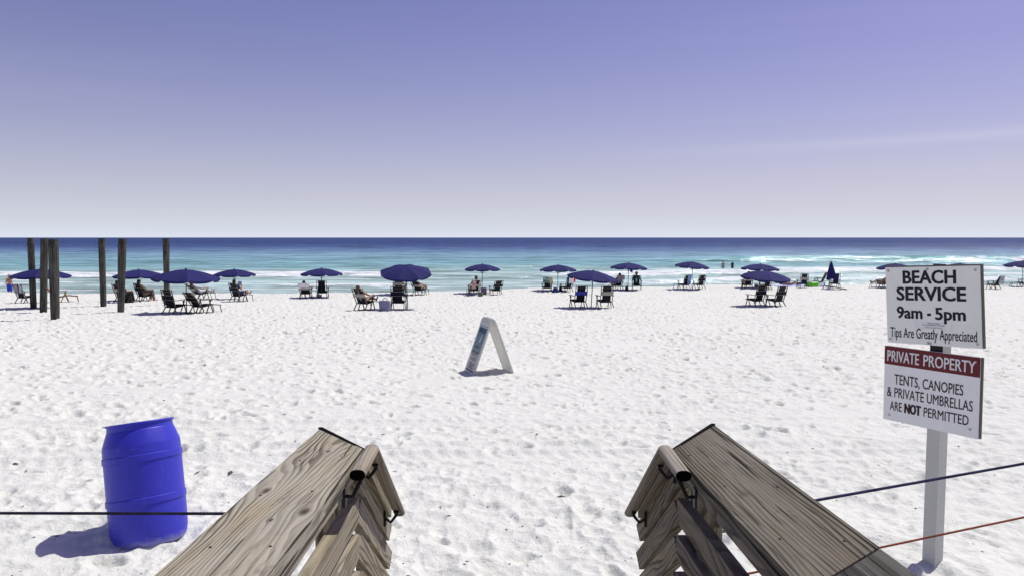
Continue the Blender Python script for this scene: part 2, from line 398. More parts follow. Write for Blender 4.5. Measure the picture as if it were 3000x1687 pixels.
# ------------------------------------------------------------------ SAND
def build_sand():
    th_in = np.arange(-.74, .7401, .00155)
    th = np.concatenate([np.linspace(-math.pi, -1.05, 50)[:-1], np.linspace(-1.05, -.74, 60)[:-1], th_in, np.linspace(.741, 1.05, 60), np.linspace(1.05, math.pi, 50)[1:]])
    r = [0.02]; 
    while r[-1] < 3.0: r.append(r[-1] + .09)
    while r[-1] < 66: r.append(r[-1] * 1.0041)
    while r[-1] < 25000: r.append(r[-1] * 1.12)
    r = np.array(r); RR, TT = np.meshgrid(r, th, indexing='ij')
    X = (RR * np.sin(TT)).ravel(); Y = (RR * np.cos(TT)).ravel()
    Z = ground_np(X, Y)
    near = (RR.ravel() < 75)
    rel = np.zeros_like(X); rel[near] = sand_relief(X[near], Y[near])
    Z = Z + rel
    nr, nt = len(r), len(th)
    co = np.stack([X, Y, Z], 1).astype(np.float32)
    i = np.arange(nr - 1)[:, None] * nt; j = np.arange(nt - 1)[None, :]
    q = np.stack([i + j, i + j + 1, i + nt + j + 1, i + nt + j], -1).reshape(-1, 4)[:, ::-1]
    me = bpy.data.meshes.new('sand_beach'); nf = len(q)
    me.vertices.add(len(co)); me.vertices.foreach_set('co', co.ravel())
    me.loops.add(nf * 4); me.loops.foreach_set('vertex_index', q.ravel().astype(np.int32))
    me.polygons.add(nf); me.polygons.foreach_set('loop_start', np.arange(nf, dtype=np.int32) * 4)
    me.polygons.foreach_set('use_smooth', np.ones(nf, bool)); me.update(calc_edges=True)
    t = NT('white_quartz_sand')
    v = t.coord('Object')
    n1 = t.noise(v, 1.1, 4, .55); n2 = t.noise(v, 9, 4, .6); n3 = t.noise(v, 240, 2, .6)
    col = t.mix(n1, (.705, .705, .63), (.765, .765, .69))
    col = t.mix(t.ramp(n2, [(.3, .35), (.6, 0)]), col, (.63, .63, .565))
    spk = t.noise(t.coord('Object', (1, 1, 1)), 34, 2, .5)
    msk = t.noise(v, 2.2, 3, .6)
    dm = t.math('MULTIPLY', t.ramp(spk, [(.735, 0), (.77, 1)]), t.ramp(msk, [(.48, 0), (.62, 1)]))
    col = t.mix(t.math('MULTIPLY', dm, .75), col, (.16, .145, .12))
    # damp strip along the water's edge
    gm = t.new('NewGeometry'); sp = t.new('SeparateXYZ'); t.l(gm.outputs['Position'], sp.inputs[0])
    wet = t.ramp(t.math('MULTIPLY', sp.outputs[2], .5), [(.08, 1), (.22, 0)])
    col = t.mix(t.math('MULTIPLY', wet, .8), col, (.42, .40, .36))
    b1 = t.bump(n3, .35, .004); b2 = t.bump(t.noise(v, 26, 4, .65), .7, .025, b1)
    t.fin(col, .95, b2, .1)
    o = link('sand_beach', me, t.m); tag(o, 'white trampled sand of the beach', None, None, 'structure')
    return o
build_sand()

# ------------------------------------------------------------------ SEA
def build_sea():
    th = np.concatenate([np.linspace(-1.5, -.76, 80)[:-1], np.arange(-.76, .76, .0027), np.linspace(.761, 1.5, 80)])
    inv = np.linspace(1 / 50.0, 1 / 22000.0, 420); r = 1 / inv
    RR, TT = np.meshgrid(r, th, indexing='ij')
    Y = (RR).ravel(); X = (RR * np.tan(TT)).ravel(); X = np.clip(X, -30000, 30000)
    Z = np.zeros_like(X); foam = np.zeros_like(X)
    fade = sstep(1200, 150, Y); shal = sstep(58, 80, Y)
    Z += .10 * (fbm(X / 16, Y / 7, 5, 3) - .5) * fade * shal
    Z += .30 * (fbm(X / 60, Y / 16, 8, 2) - .5) * sstep(4000, 300, Y) * sstep(95, 150, Y)
    face = np.zeros_like(X)
    def wave(line, hgt, front, back, fo, fback, seed, ragged=.9, xs=9.0):
        nonlocal Z, foam, face
        s = Y - line
        prof = np.where(s < 0, np.exp(-(s / front) ** 2), np.exp(-(s / back) ** 2))
        Z = Z + hgt * prof
        rag = fbm(X / xs, Y / 2.6, seed, 4)
        f = np.where(s < 0, np.exp(-(s / (front * 1.5)) ** 4), np.exp(-(np.maximum(s, 0) / fback) ** 2))
        foam = np.maximum(foam, np.clip(fo * f * (1.0 - ragged * .5 + ragged * (rag - .35) * 1.6), 0, 1))
        face = np.maximum(face, hgt * prof * (s < 1.0))
    n = lambda sc, sd: fbm(X / sc, X * 0 + sd, sd, 3) - .5
    xl = X / Y                                           # bearing, only used to lay the lines along the shore
    w2 = 97 + 9 * n(34, 2) + 4 * n(9, 3) + 15 * sstep(-5, 50, X)
    g2 = np.clip(1.0 * sstep(-11, -22, X) + 1.0 * sstep(3, 14, X) + .25 + .3 * n(14, 31), 0, 1)
    wave(w2, .55 * (.35 + .65 * g2), 1.6, 6, 1.05 * g2, 8 + 10 * sstep(0, 30, X), 101, .75)
    w1 = 78 + 7 * n(24, 4) + 3 * n(7, 5) + 14 * sstep(0, 40, X)
    g1 = np.clip(.75 + 1.7 * n(13, 41) - .55 * sstep(-16, -8, X) + .6 * sstep(4, 14, X), 0, 1)
    wave(w1, .30 * (.3 + g1), 1.3, 5, .95 * g1, 6, 121, .95)
    w3 = 150 + 10 * n(40, 6) + .04 * X
    g3 = sstep(18, 55, X); g3f = sstep(78, 100, X)
    wave(w3, 1.15 * g3, 3.0, 9, np.clip(.30 * g3 + .9 * g3f + .5 * g3 * n(7, 61), 0, 1), 3 + 10 * g3f, 141, 1.5, 3.0)
    w5 = 122 + 4 * n(25, 9)
    wave(w5, .5 * sstep(22, 2, np.abs(X + 2)), 3.0, 8, .22 * sstep(16, 4, np.abs(X + 2)), 3, 151, 1.5, 3.0)
    w6 = 69 + 5 * n(18, 12) + 12 * sstep(0, 40, X)
    wave(w6, .12, 1.0, 4, np.clip(.34 + 1.4 * n(11, 71), 0, .8), 2.5, 161, 1.2)
    swash = crest(X) + 13.0 + 1.6 * n(8, 14)
    wave(swash, .05, 1.2, 3, np.clip(.55 + n(9, 81), 0, 1), 2.0, 171, .9)
    # white flecks of distant caps
    cap = fbm(X / 7, Y / 3.0, 201, 3); foam = np.maximum(foam, .5 * sstep(.80, .86, cap) * sstep(600, 120, Y) * sstep(100, 120, Y))
    # scattered lacy foam between the breakers
    lace = fbm(X / 10, Y / 2.4, 211, 4); foam = np.maximum(foam, .62 * sstep(.56, .72, lace) * sstep(116, 106, Y) * sstep(62, 70, Y))
    # water colour follows depth over the sand bars
    off = np.log(np.maximum(Y + 26 * (fbm(X / 40, Y / 12, 221, 4) - .5) * sstep(60, 140, Y) + .12 * Y * (fbm(X / 150, Y / 60, 231, 3) - .5), 50))
    keys = np.log(np.array([50, 70, 88, 104, 116, 128, 150, 190, 240, 310, 420, 700, 3000, 22000.]))
    cols = np.array([(.42, .49, .455), (.37, .48, .45), (.36, .49, .455), (.35, .48, .445), (.31, .46, .44), (.21, .385, .395), (.18, .35, .375), (.195, .345, .40), (.165, .285, .38),
                     (.095, .165, .29), (.040, .078, .195), (.022, .050, .160), (.025, .052, .155), (.045, .065, .165)])
    c = np.stack([np.interp(off, keys, cols[:, k]) for k in range(3)], 1)
    tf = np.clip(face / 1.0, 0, 1)[:, None] * sstep(125, 135, Y)[:, None]
    c = c * (1 - .7 * tf) + np.array([.10, .36, .32]) * .7 * tf
    nr, nt = len(r), len(th); co = np.stack([X, Y, Z], 1).astype(np.float32)
    i = np.arange(nr - 1)[:, None] * nt; j = np.arange(nt - 1)[None, :]
    q = np.stack([i + j, i + j + 1, i + nt + j + 1, i + nt + j], -1).reshape(-1, 4)[:, ::-1]
    me = bpy.data.meshes.new('sea'); nf = len(q)
    me.vertices.add(len(co)); me.vertices.foreach_set('co', co.ravel())
    me.loops.add(nf * 4); me.loops.foreach_set('vertex_index', q.ravel().astype(np.int32))
    me.polygons.add(nf); me.polygons.foreach_set('loop_start', np.arange(nf, dtype=np.int32) * 4)
    me.polygons.foreach_set('use_smooth', np.ones(nf, bool)); me.update(calc_edges=True)
    at = me.attributes.new('foam', 'FLOAT', 'POINT'); at.data.foreach_set('value', foam.astype(np.float32))
    ca = me.attributes.new('depth_colour', 'FLOAT_COLOR', 'POINT')
    ca.data.foreach_set('color', np.concatenate([c, np.ones((len(c), 1))], 1).astype(np.float32).ravel())
    t = NT('sea_water')
    a1 = t.new('Attribute', attribute_name='foam'); a2 = t.new('Attribute', attribute_name='depth_colour')
    v00 = t.coord('Object', (.0035, .008, 1)); v0 = t.coord('Object', (.018, .045, 1)); v1 = t.coord('Object', (.05, .16, 1)); v2 = t.coord('Object', (.16, .5, 1)); v = t.coord('Object', (.5, 1.3, 1))
    swell = t.math('ADD', t.math('MULTIPLY', t.noise(v0, 1.0, 3, .6), .5), t.math('MULTIPLY', t.noise(v00, 1.0, 5, .7), .5)); big = t.noise(v1, 1.0, 4, .6); mid = t.noise(v2, 1.0, 4, .65); sm = t.noise(v, 2.0, 3, .6)
    fo = t.noise(t.coord('Object', (.45, .9, 1)), .8, 6, .72); fo2 = t.noise(t.coord('Object', (.12, .5, 1)), .9, 5, .65)
    ff = t.math('ADD', a1.outputs['Fac'], t.math('MULTIPLY', t.math('SUBTRACT', fo, .5), 1.1)); ff = t.math('ADD', ff, t.math('MULTIPLY', t.math('SUBTRACT', fo2, .5), .7))
    fm = t.ramp(ff, [(.38, 0), (.56, .65), (.85, 1)])
    hb = t.math('ADD', t.math('MULTIPLY', big, 1.6), t.math('MULTIPLY', mid, .6)); hb = t.math('ADD', hb, t.math('MULTIPLY', sm, .16))
    nb = t.bump(hb, 1.0, 1.0)
    sv = t.math('ADD', t.math('MULTIPLY', swell, .22), t.math('MULTIPLY', big, .38)); sv = t.math('ADD', sv, t.math('MULTIPLY', mid, .40))
    streak = t.ramp(sv, [(.40, .42), (.49, .92), (.60, 1.6)])  # bright and dark sides of wave facets, painted into the water colour
    col = t.mix(1.0, a2.outputs['Color'], streak, 'MULTIPLY')
    foamc = t.mix(t.ramp(fo, [(.35, 0), (.6, 1)]), (.56, .62, .61), (.90, .90, .89))
    col = t.mix(fm, col, foamc)
    t.fin(col, .9, nb, 0.0)
    gl = t.new('BsdfGlossy'); gl.inputs['Roughness'].default_value = .22; gl.inputs['Color'].default_value = (1, 1, 1, 1); t.l(nb, gl.inputs['Normal'])
    gf = t.math('MULTIPLY', t.ramp(t.math('ADD', t.math('MULTIPLY', big, .5), t.math('MULTIPLY', mid, .5)), [(.42, .04), (.62, .24)]), t.math('SUBTRACT', 1.0, fm))
    ms = t.new('MixShader'); t.l(gf, ms.inputs[0]); t.l(t.p.outputs[0], ms.inputs[1]); t.l(gl.outputs[0], ms.inputs[2]); t.l(ms.outputs[0], t.out.inputs[0])
    o = link('sea', me, t.m); tag(o, 'turquoise to navy sea with breaking waves', None, None, 'structure')
build_sea()

# ------------------------------------------------------------------ BOARDWALK RAILINGS
def project(p):
    d = p - CAM; c, s = math.cos(PITCH), math.sin(PITCH)
    zf = d.y * c - d.z * s; up = d.y * s + d.z * c
    return 1500 + F * d.x / zf, 843.5 - F * up / zf
def railing(side, pin, pout, vp, wood_cap, wood_slat, label, Yin=2.62):
    E = P(pin[0], pin[1], Yin); u = ray(*vp).normalized(); uh = Vector((u.x, u.y, 0)).normalized()
    out = Vector((uh.y, -uh.x, 0)) * side                     # outward: right for side=1
    best = None                                               # cap width w and mitre length m from the outer corner pixel
    for w in np.linspace(.16, .34, 91):
        for m in np.linspace(-.1, .5, 121):
            x, y = project(E + out * w + u * m); e = (x - pout[0]) ** 2 + (y - pout[1]) ** 2
            if best is None or e < best[0]: best = (e, w, m)
    _, w, m = best
    base = Vector((E.x, E.y, ground(E.x, E.y)))
    root = empty('boardwalk_railing', base); tag(root, label, 'railing', 'railings beside the beach steps'); inv = root.matrix_basis.inverted()
    T = .038
    def B(name, a, b, yd, ww, tt, mat, k0=0, k1=0, bevel=.004, seg=1, wob=0): return board(name, a, b, yd, ww, tt, mat, root, k0, k1, bevel, seg, inv, wob)
    down = Vector((0, 0, -1))
    # cap boards
    mid_e = E + out * (w / 2) + u * (m / 2) + down * (T / 2)
    kk = (m / w) * 1.0
    ydir = out
    sgn = 1 if (u.cross(ydir)).z > 0 else -1
    ll = 1.75 if side < 0 else 1.30
    near = mid_e - u * ll
    if side < 0:
        ks = []; mtx = frame_mat(near, u, ydir); mi = mtx.inverted(); pn = u.cross(ydir)
        for kx, ky, kr in ((778, 1436, .016), (888, 1498, .019), (960, 1321, .010), (791, 1522, .008), (1000, 1335, .005)):
            r_ = ray(kx, ky); tt_ = (E - CAM).dot(pn) / r_.dot(pn); q = mi @ (CAM + r_ * tt_); ks.append((q.x, q.y, kr))
        wood_cap = wood('wood_cap_knotty', (.085, .065, .042), (.480, .435, .325), rings=96, crack=.9, stain=.45, grey=(.385, .375, .31), knots=ks, cw=.02, straight=.62)
    cap1 = B('cap_board', near, mid_e, ydir, w, T, wood_cap, kk * .55, kk, .006, 14, .0015)
    near2 = near - u * .004
    B('cap_board', near2 - u * 1.6, near2 + Vector((0, 0, -.003)), ydir, w * 1.01, T, wood_cap if side < 0 else M['wood_pile'], 0, kk * .55, .006)
    # nails in the cap
    for q in range(4):
        for yy in (-.3, .32):
            if random.random() < .3: continue
            c = near + u * (.16 + q * .43 + random.uniform(-.05, .05)) + out * (w * (yy + random.uniform(-.06, .06))) + Vector((0, 0, T / 2 + .001))
            bm = bmesh.new(); bmesh.ops.create_cone(bm, cap_ends=True, segments=8, radius1=.0036, radius2=.003, depth=.003)
            link('nail', bm_mesh(bm, 'nail', False, M['black_iron']), None, root, inv @ Matrix.Translation(c))
    face_o = .018                                             # slat faces set back under the cap edge
    V = E + out * face_o                                      # vertex on slat face plane, at cap top height
    sl = .675; st_len = .80
    sdir = (uh + down * sl).normalized(); slen = math.hypot(st_len, st_len * sl)
    for i in range(6):
        zt = -T - .002 - .134 * i
        cz = zt - .0445
        c0 = V + out * (T / 2) + Vector((0, 0, cz))
        hh = .05 if i == 0 else .085
        cd = c0 + Vector((0, 0, (.0445 - hh / 2)))
        B('slat', cd - u * 2.6, cd - u * .003, Vector((0, 0, 1)), hh, T, wood_slat, 0, 0, .004, 4, .003)
        # stair slat, vertical end cuts
        g0 = c0 + uh * .005
        ee = B('slat', g0, g0 + sdir * slen, Vector((0, 0, 1)), .089 * math.cos(math.atan(sl)) + .012, T, wood_slat if i != 2 else M['wood_slat'], sl, sl, .004, 3, .002)
    # thin black strip along the mitred end of the cap
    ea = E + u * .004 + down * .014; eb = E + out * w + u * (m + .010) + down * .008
    B('end_strip', ea, eb, u, .016, .026, M['end_black'], 0, 0, .002)
    # stair cap, sloped
    c0 = E + out * (w / 2 - .005) + uh * .02 + Vector((0, 0, -T / 2 - .012))
    B('stair_cap', c0, c0 + sdir * (slen * .86), out, w * .96, T, wood_slat, 0, 0, .005)
    # posts
    for k, du in enumerate((-1.55, -.075, .66)):
        pc = V + uh * du + out * (T + .0465); top = V.z - T - .004 + (0 if k < 2 else -sl * du - .03)
        gz = ground(pc.x, pc.y) - .4
        B('post', Vector((pc.x, pc.y, gz)), Vector((pc.x, pc.y, top)), out, .089, .089, M['wood_post'] if k == 2 else wood_slat, 0, 0, .005)
    # outer bolts
    for du in (-.075,):
        for dz in (-.20, -.52):
            c = V + uh * du + out * (T + .0465 + .05) + Vector((0, 0, dz))
            bm = bmesh.new(); bmesh.ops.create_cone(bm, cap_ends=True, segments=10, radius1=.012, radius2=.012, depth=.016)
            link('bolt', bm_mesh(bm, 'bolt', False, M['steel']), None, root, inv @ Matrix.Translation(c) @ out.to_track_quat('Z', 'Y').to_matrix().to_4x4())
    # round-edged handrail on iron brackets
    hx = -.055
    H0 = V + out * hx + uh * (-.33) + Vector((0, 0, .012)); H1 = V + out * hx + uh * (-.045) + Vector((0, 0, .012)); H2 = H1 + sdir * (slen * .93) + uh * .0
    def stadium(a, b, nm, k0, k1):
        a = Vector(a); b = Vector(b); x = (b - a).normalized(); s_ = out.copy(); up = s_.cross(x); up = up if up.z > 0 else -up
        bm = bmesh.new(); rings = []
        for p, kx in ((a, k0), (b, k1)):
            ring = []
            for q in range(20):
                an = 2 * math.pi * q / 20; cx_ = math.copysign(abs(math.cos(an)) ** .75, math.cos(an)) * .025; cy_ = math.sin(an) * .0175
                ring.append(bm.verts.new(p + s_ * cx_ + up * cy_ + x * (kx * cy_)))
            rings.append(ring)
        for q in range(20): bm.faces.new((rings[0][q], rings[0][(q + 1) % 20], rings[1][(q + 1) % 20], rings[1][q]))
        bm.faces.new(rings[0][::-1]); bm.faces.new(rings[1])
        mt = frame_mat(a, x, s_); bm.transform(mt.inverted())
        me = bm_mesh(bm, nm, True, M['wood_rail'])
        try: me.set_sharp_from_angle(angle=R(50))
        except Exception: pass
        return link(nm, me, None, root, inv @ mt)
    ta = math.tan(math.atan(sl) / 2)
    hr = stadium(H0, H1, 'handrail', 0, ta); stadium(H1 + sdir * .001, H2, 'handrail', -ta, 0)
    bm = bmesh.new(); vs_ = []
    upv = Vector((0, 0, 1))
    for q in range(20):
        an = 2 * math.pi * q / 20; vs_.append(bm.verts.new(H0 - uh * .0015 + out * (math.copysign(abs(math.cos(an)) ** .75, math.cos(an)) * .0245) + upv * (math.sin(an) * .017)))
    bm.faces.new(vs_); bm.transform(inv); link('end_grain_shade', bm_mesh(bm, 'end_grain_shade', False, M['end_black']), None, root)
    # black disc above: stub's end grain with the shade of its face painted in
    def bracket(pt, wall):
        bm = bmesh.new(); pt = Vector(pt); wall = Vector(wall)
        bm_tube(bm, [pt + Vector((0, 0, -.016)), pt + Vector((0, 0, -.035)), pt.lerp(wall, .5) + Vector((0, 0, -.045)), wall], [.006, .007, .007, .006], 8)
        x = (pt - wall); x.z = 0; x.normalize()
        bm_bar(bm, wall + Vector((0, 0, .028)), wall + Vector((0, 0, -.034)), .026, .008, x)
        bm_bar(bm, pt + Vector((0, 0, -.019)) - uh * .022, pt + Vector((0, 0, -.019)) + uh * .022, .02, .005)
        bm.transform(inv); link('bracket', bm_mesh(bm, 'bracket', False, M['black_iron']), None, root)
    for f, dz in ((-.27, -.045), ):
        pt = V + out * hx + uh * f + Vector((0, 0, .012)); bracket(pt, V + uh * f + out * -.003 + Vector((0, 0, -.075)))
    for f in (.12, .88):
        pt = H1 + sdir * (slen * .93 * f); wl_ = V + uh * ((pt - V).dot(uh) - .015) + out * -.003; wl_.z = pt.z - .045; bracket(pt, wl_)
    return root, V, uh, out, w
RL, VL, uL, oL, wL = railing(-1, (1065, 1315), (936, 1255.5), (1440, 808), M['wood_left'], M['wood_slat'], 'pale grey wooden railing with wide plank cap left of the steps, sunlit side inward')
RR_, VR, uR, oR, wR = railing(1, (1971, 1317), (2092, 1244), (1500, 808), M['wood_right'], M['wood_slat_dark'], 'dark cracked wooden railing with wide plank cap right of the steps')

# deck and steps below the camera
deck = empty('boardwalk', (0, .5, ground(0, .5))); tag(deck, 'plank boardwalk deck with low wooden steps between the two railings', 'boardwalk')
dinv = deck.matrix_basis.inverted(); DZ = VL.z - .95
for k in range(24):
    y = VL.y - .08 - k * .146
    board('plank', (-.62, y, DZ), (.66, y, DZ), (0, 1, 0), .14, .038, M['wood_slat'], deck, 0, 0, .003, 1, dinv)
for k in range(2):
    y = VL.y + .17 + k * .28; z = DZ - .15 * (k + 1)
    for q in (0, 1):
        board('tread', (-.50, y + q * .142, z), (.52, y + q * .142, z), (0, 1, 0), .138, .038, M['wood_slat'], deck, 0, 0, .003, 1, dinv)
for x in (-.53, .55):
    board('stringer', (x, VL.y - .1, DZ - .12), (x, VL.y + .66, DZ - .52), (0, 0, 1), .2, .038, M['wood_slat'], deck, 0, 0, .003, 1, dinv)

# ------------------------------------------------------------------ ROPES
def rope(name, pts, rad, col1, col2, label, sag=.0):
    pts = [Vector(p) for p in pts]; base = pts[0].copy()
    fine = []
    for i in range(len(pts) - 1):
        for k in range(40):
            f = k / 40; fine.append(pts[i].lerp(pts[i + 1], f) + Vector((0, 0, -sag * 4 * f * (1 - f))))
    fine.append(pts[-1])
    me = tubemesh([p - base for p in fine], rad, name, 10)
    t = NT(name + '_braid'); v = t.coord('Object', (1, 1, 1))
    w = t.new('TexWave'); t.l(v, w.inputs['Vector']); w.bands_direction = 'DIAGONAL'; w.inputs['Scale'].default_value = 60
    col = t.mix(t.ramp(t.noise(v, 14, 3), [(.35, 0), (.7, 1)]), col1, col2)
    t.fin(col, .8, t.bump(w.outputs['Fac'], .8, .004), .2); me.materials.append(t.m)
    o = link(name, me, None, None, Matrix.Translation(base)); tag(o, label, 'rope'); return o
pL = VL + oL * .15; 
lz = P(283, 1502, 2.75).z
rope('rope', [P(955, 1504, 2.60), P(0, 1502, 2.75), P(-700, 1500, 2.9)], .0055, (.010, .009, .03), (.03, .03, .06), 'navy rope stretched level from the left railing in front of the blue barrel')
pR = VR + oR * .14
rope('rope', [P(2170, 1500, 2.60), P(2387, 1465, 2.72), P(3000, 1357, 3.0), P(3900, 1200, 3.4)], .0055, (.010, .009, .05), (.04, .04, .10), 'navy rope rising to the right from the right railing across the sign post')
rope('rope', [P(2050, 1702, 2.58), P(2190, 1679.5, 2.62), P(2568, 1605, 2.78), P(3000, 1514, 3.0), P(3900, 1330, 3.4)], .0042, (.32, .06, .02), (.16, .05, .03), 'thin frayed orange rope below the navy one, crossing the sign post')
for px, dd, lab in ((-700, 2.9, 'weathered wooden rope post left of the blue barrel'), (3900, 3.4, 'weathered wooden rope post right of the signs')):
    q = P(px, 1400, dd); g = ground(q.x, q.y)
    o = board('rope_post', (q.x, q.y, g - .4), (q.x, q.y, g + 1.35), (1, 0, 0), .09, .09, M['wood_slat']); tag(o, lab, 'post')

# ------------------------------------------------------------------ BARREL
def barrel():
    b = gp(441, 1568)
    root = empty('plastic_barrel'); tag(root, 'open blue plastic barrel leaning in the sand', 'barrel')
    lean = Matrix.Rotation(R(-8.5), 4, 'Y') @ Matrix.Rotation(R(-10), 4, 'X') @ Matrix.Diagonal((.91, .91, .955, 1))
    root.matrix_basis = Matrix.Translation((b.x, b.y, b.z - .05)) @ lean
    R0 = .292; H = .93
    prof = [(0, .012), (.20, .010), (.240, .0), (.262, .010), (.278, .045), (.288, .10), (.2915, .16), (.2925, .305), (.2925, .312), (.3005, .316), (.3005, .360), (.2925, .365), (.2925, .625),
            (.2925, .632), (.3005, .636), (.3005, .680), (.2925, .685), (.2915, .755), (.289, .765), (.252, .868), (.248, .873), (.246, .905), (.246, .911), (.2565, .914), (.2575, .922), (.2545, .928), (.249, .929), (.243, .926), (.2415, .91), (.241, .875), (.249, .862), (.284, .76), (.286, .16), (.262, .03), (0, .028)]
    bm = bmesh.new(); bm_lathe(bm, prof, 64); bmesh.ops.remove_doubles(bm, verts=bm.verts[:], dist=1e-5)
    t = NT('blue_plastic'); v = t.coord('Object'); n = t.noise(v, 60, 4, .6); n2 = t.noise(v, 5, 4, .6)
    col = t.mix(n2, (.030, .030, .43), (.044, .044, .52)); col = t.mix(t.ramp(t.noise(t.coord('Object', (1, 1, .35)), 14, 5, .7), [(.55, 0), (.8, .22)]), col, (.17, .16, .60))
    sp_ = t.new('SeparateXYZ'); t.l(v, sp_.inputs[0]); gr = t.noise(v, 26, 5, .7)
    sandy = t.math('MULTIPLY', t.ramp(t.math('ADD', sp_.outputs[2], t.math('MULTIPLY', gr, .10)), [(.05, 1), (.115, 0)]), .4); col = t.mix(sandy, col, (.60, .59, .58))
    scr = t.noise(t.coord('Object', (3, 3, 40)), 3.0, 4, .6); col = t.mix(t.ramp(scr, [(.62, 0), (.72, .28)]), col, (.20, .19, .62))
    t.fin(col, t.math('ADD', .32, t.math('MULTIPLY', n2, .3)), t.bump(n, .12, .002), .4, **{'Subsurface Weight': .06, 'Subsurface Radius': (.01, .01, .05)})
    me = bm_mesh(bm, 'shell', True, t.m)
    try: me.set_sharp_from_angle(angle=R(14))
    except Exception: pass
    link('shell', me, None, root)
barrel()

# ------------------------------------------------------------------ lettering
def text_mesh(s, bold=0.0, shear=0.0):
    pass
    cu = bpy.data.curves.new('lettering', 'FONT'); cu.body = s; cu.size = 1; cu.shear = shear; cu.resolution_u = 3
    o = bpy.data.objects.new('lettering', cu); COL.objects.link(o); bpy.context.view_layer.update()
    me = bpy.data.meshes.new_from_object(o.evaluated_get(bpy.context.evaluated_depsgraph_get()))
    bpy.data.objects.remove(o); bpy.data.curves.remove(cu); return me
def embolden(me, wdt, ax, hx=2):
    """heavier strokes: the same outline laid again, shifted a little each way and a hair prouder"""
    if wdt <= 0: return
    bm = bmesh.new(); bm.from_mesh(me); base = bm.faces[:]; vs0 = bm.verts[:]
    n = 0
    lat = 0 if ax == 1 else 1
    for dx, dz in ((-1, 0), (1, 0), (0, .6), (0, -.6), (-.7, .5), (.7, .5), (-.7, -.5), (.7, -.5)):
        n += 1; g = bmesh.ops.duplicate(bm, geom=base); sh = [0, 0, 0]; sh[lat] = dx * wdt / 2; sh[hx] = dz * wdt / 2; sh[1 - lat] = -.00006 * n
        bmesh.ops.translate(bm, verts=[e for e in g['geom'] if isinstance(e, bmesh.types.BMVert)], vec=sh)
    bm.to_mesh(me); bm.free()
def lettering(s, x0, x1, z0, z1, mat, parent, y, bold=0.0, shear=0.0, skew=0.0, plane='front'):
    """fit the string to x0..x1, z0..z1 on a board face whose normal is -y"""
    me = text_mesh(s, bold, shear); n = len(me.vertices); a = np.empty(n * 3, np.float32); me.vertices.foreach_get('co', a); a = a.reshape(-1, 3)
    lo = a.min(0); hi = a.max(0); b = np.zeros_like(a)
    b[:, 0] = x0 + (a[:, 0] - lo[0]) / (hi[0] - lo[0]) * (x1 - x0)
    b[:, 2] = z0 + (a[:, 1] - lo[1]) / (hi[1] - lo[1]) * (z1 - z0) + (b[:, 0] - x0) * skew
    b[:, 1] = y; me.vertices.foreach_set('co', b.ravel()); embolden(me, bold * 1.25 * (z1 - z0), 1, 2); me.materials.clear(); me.materials.append(mat); me.update(); me.name = 'lettering'
    return link('lettering', me, None, parent)

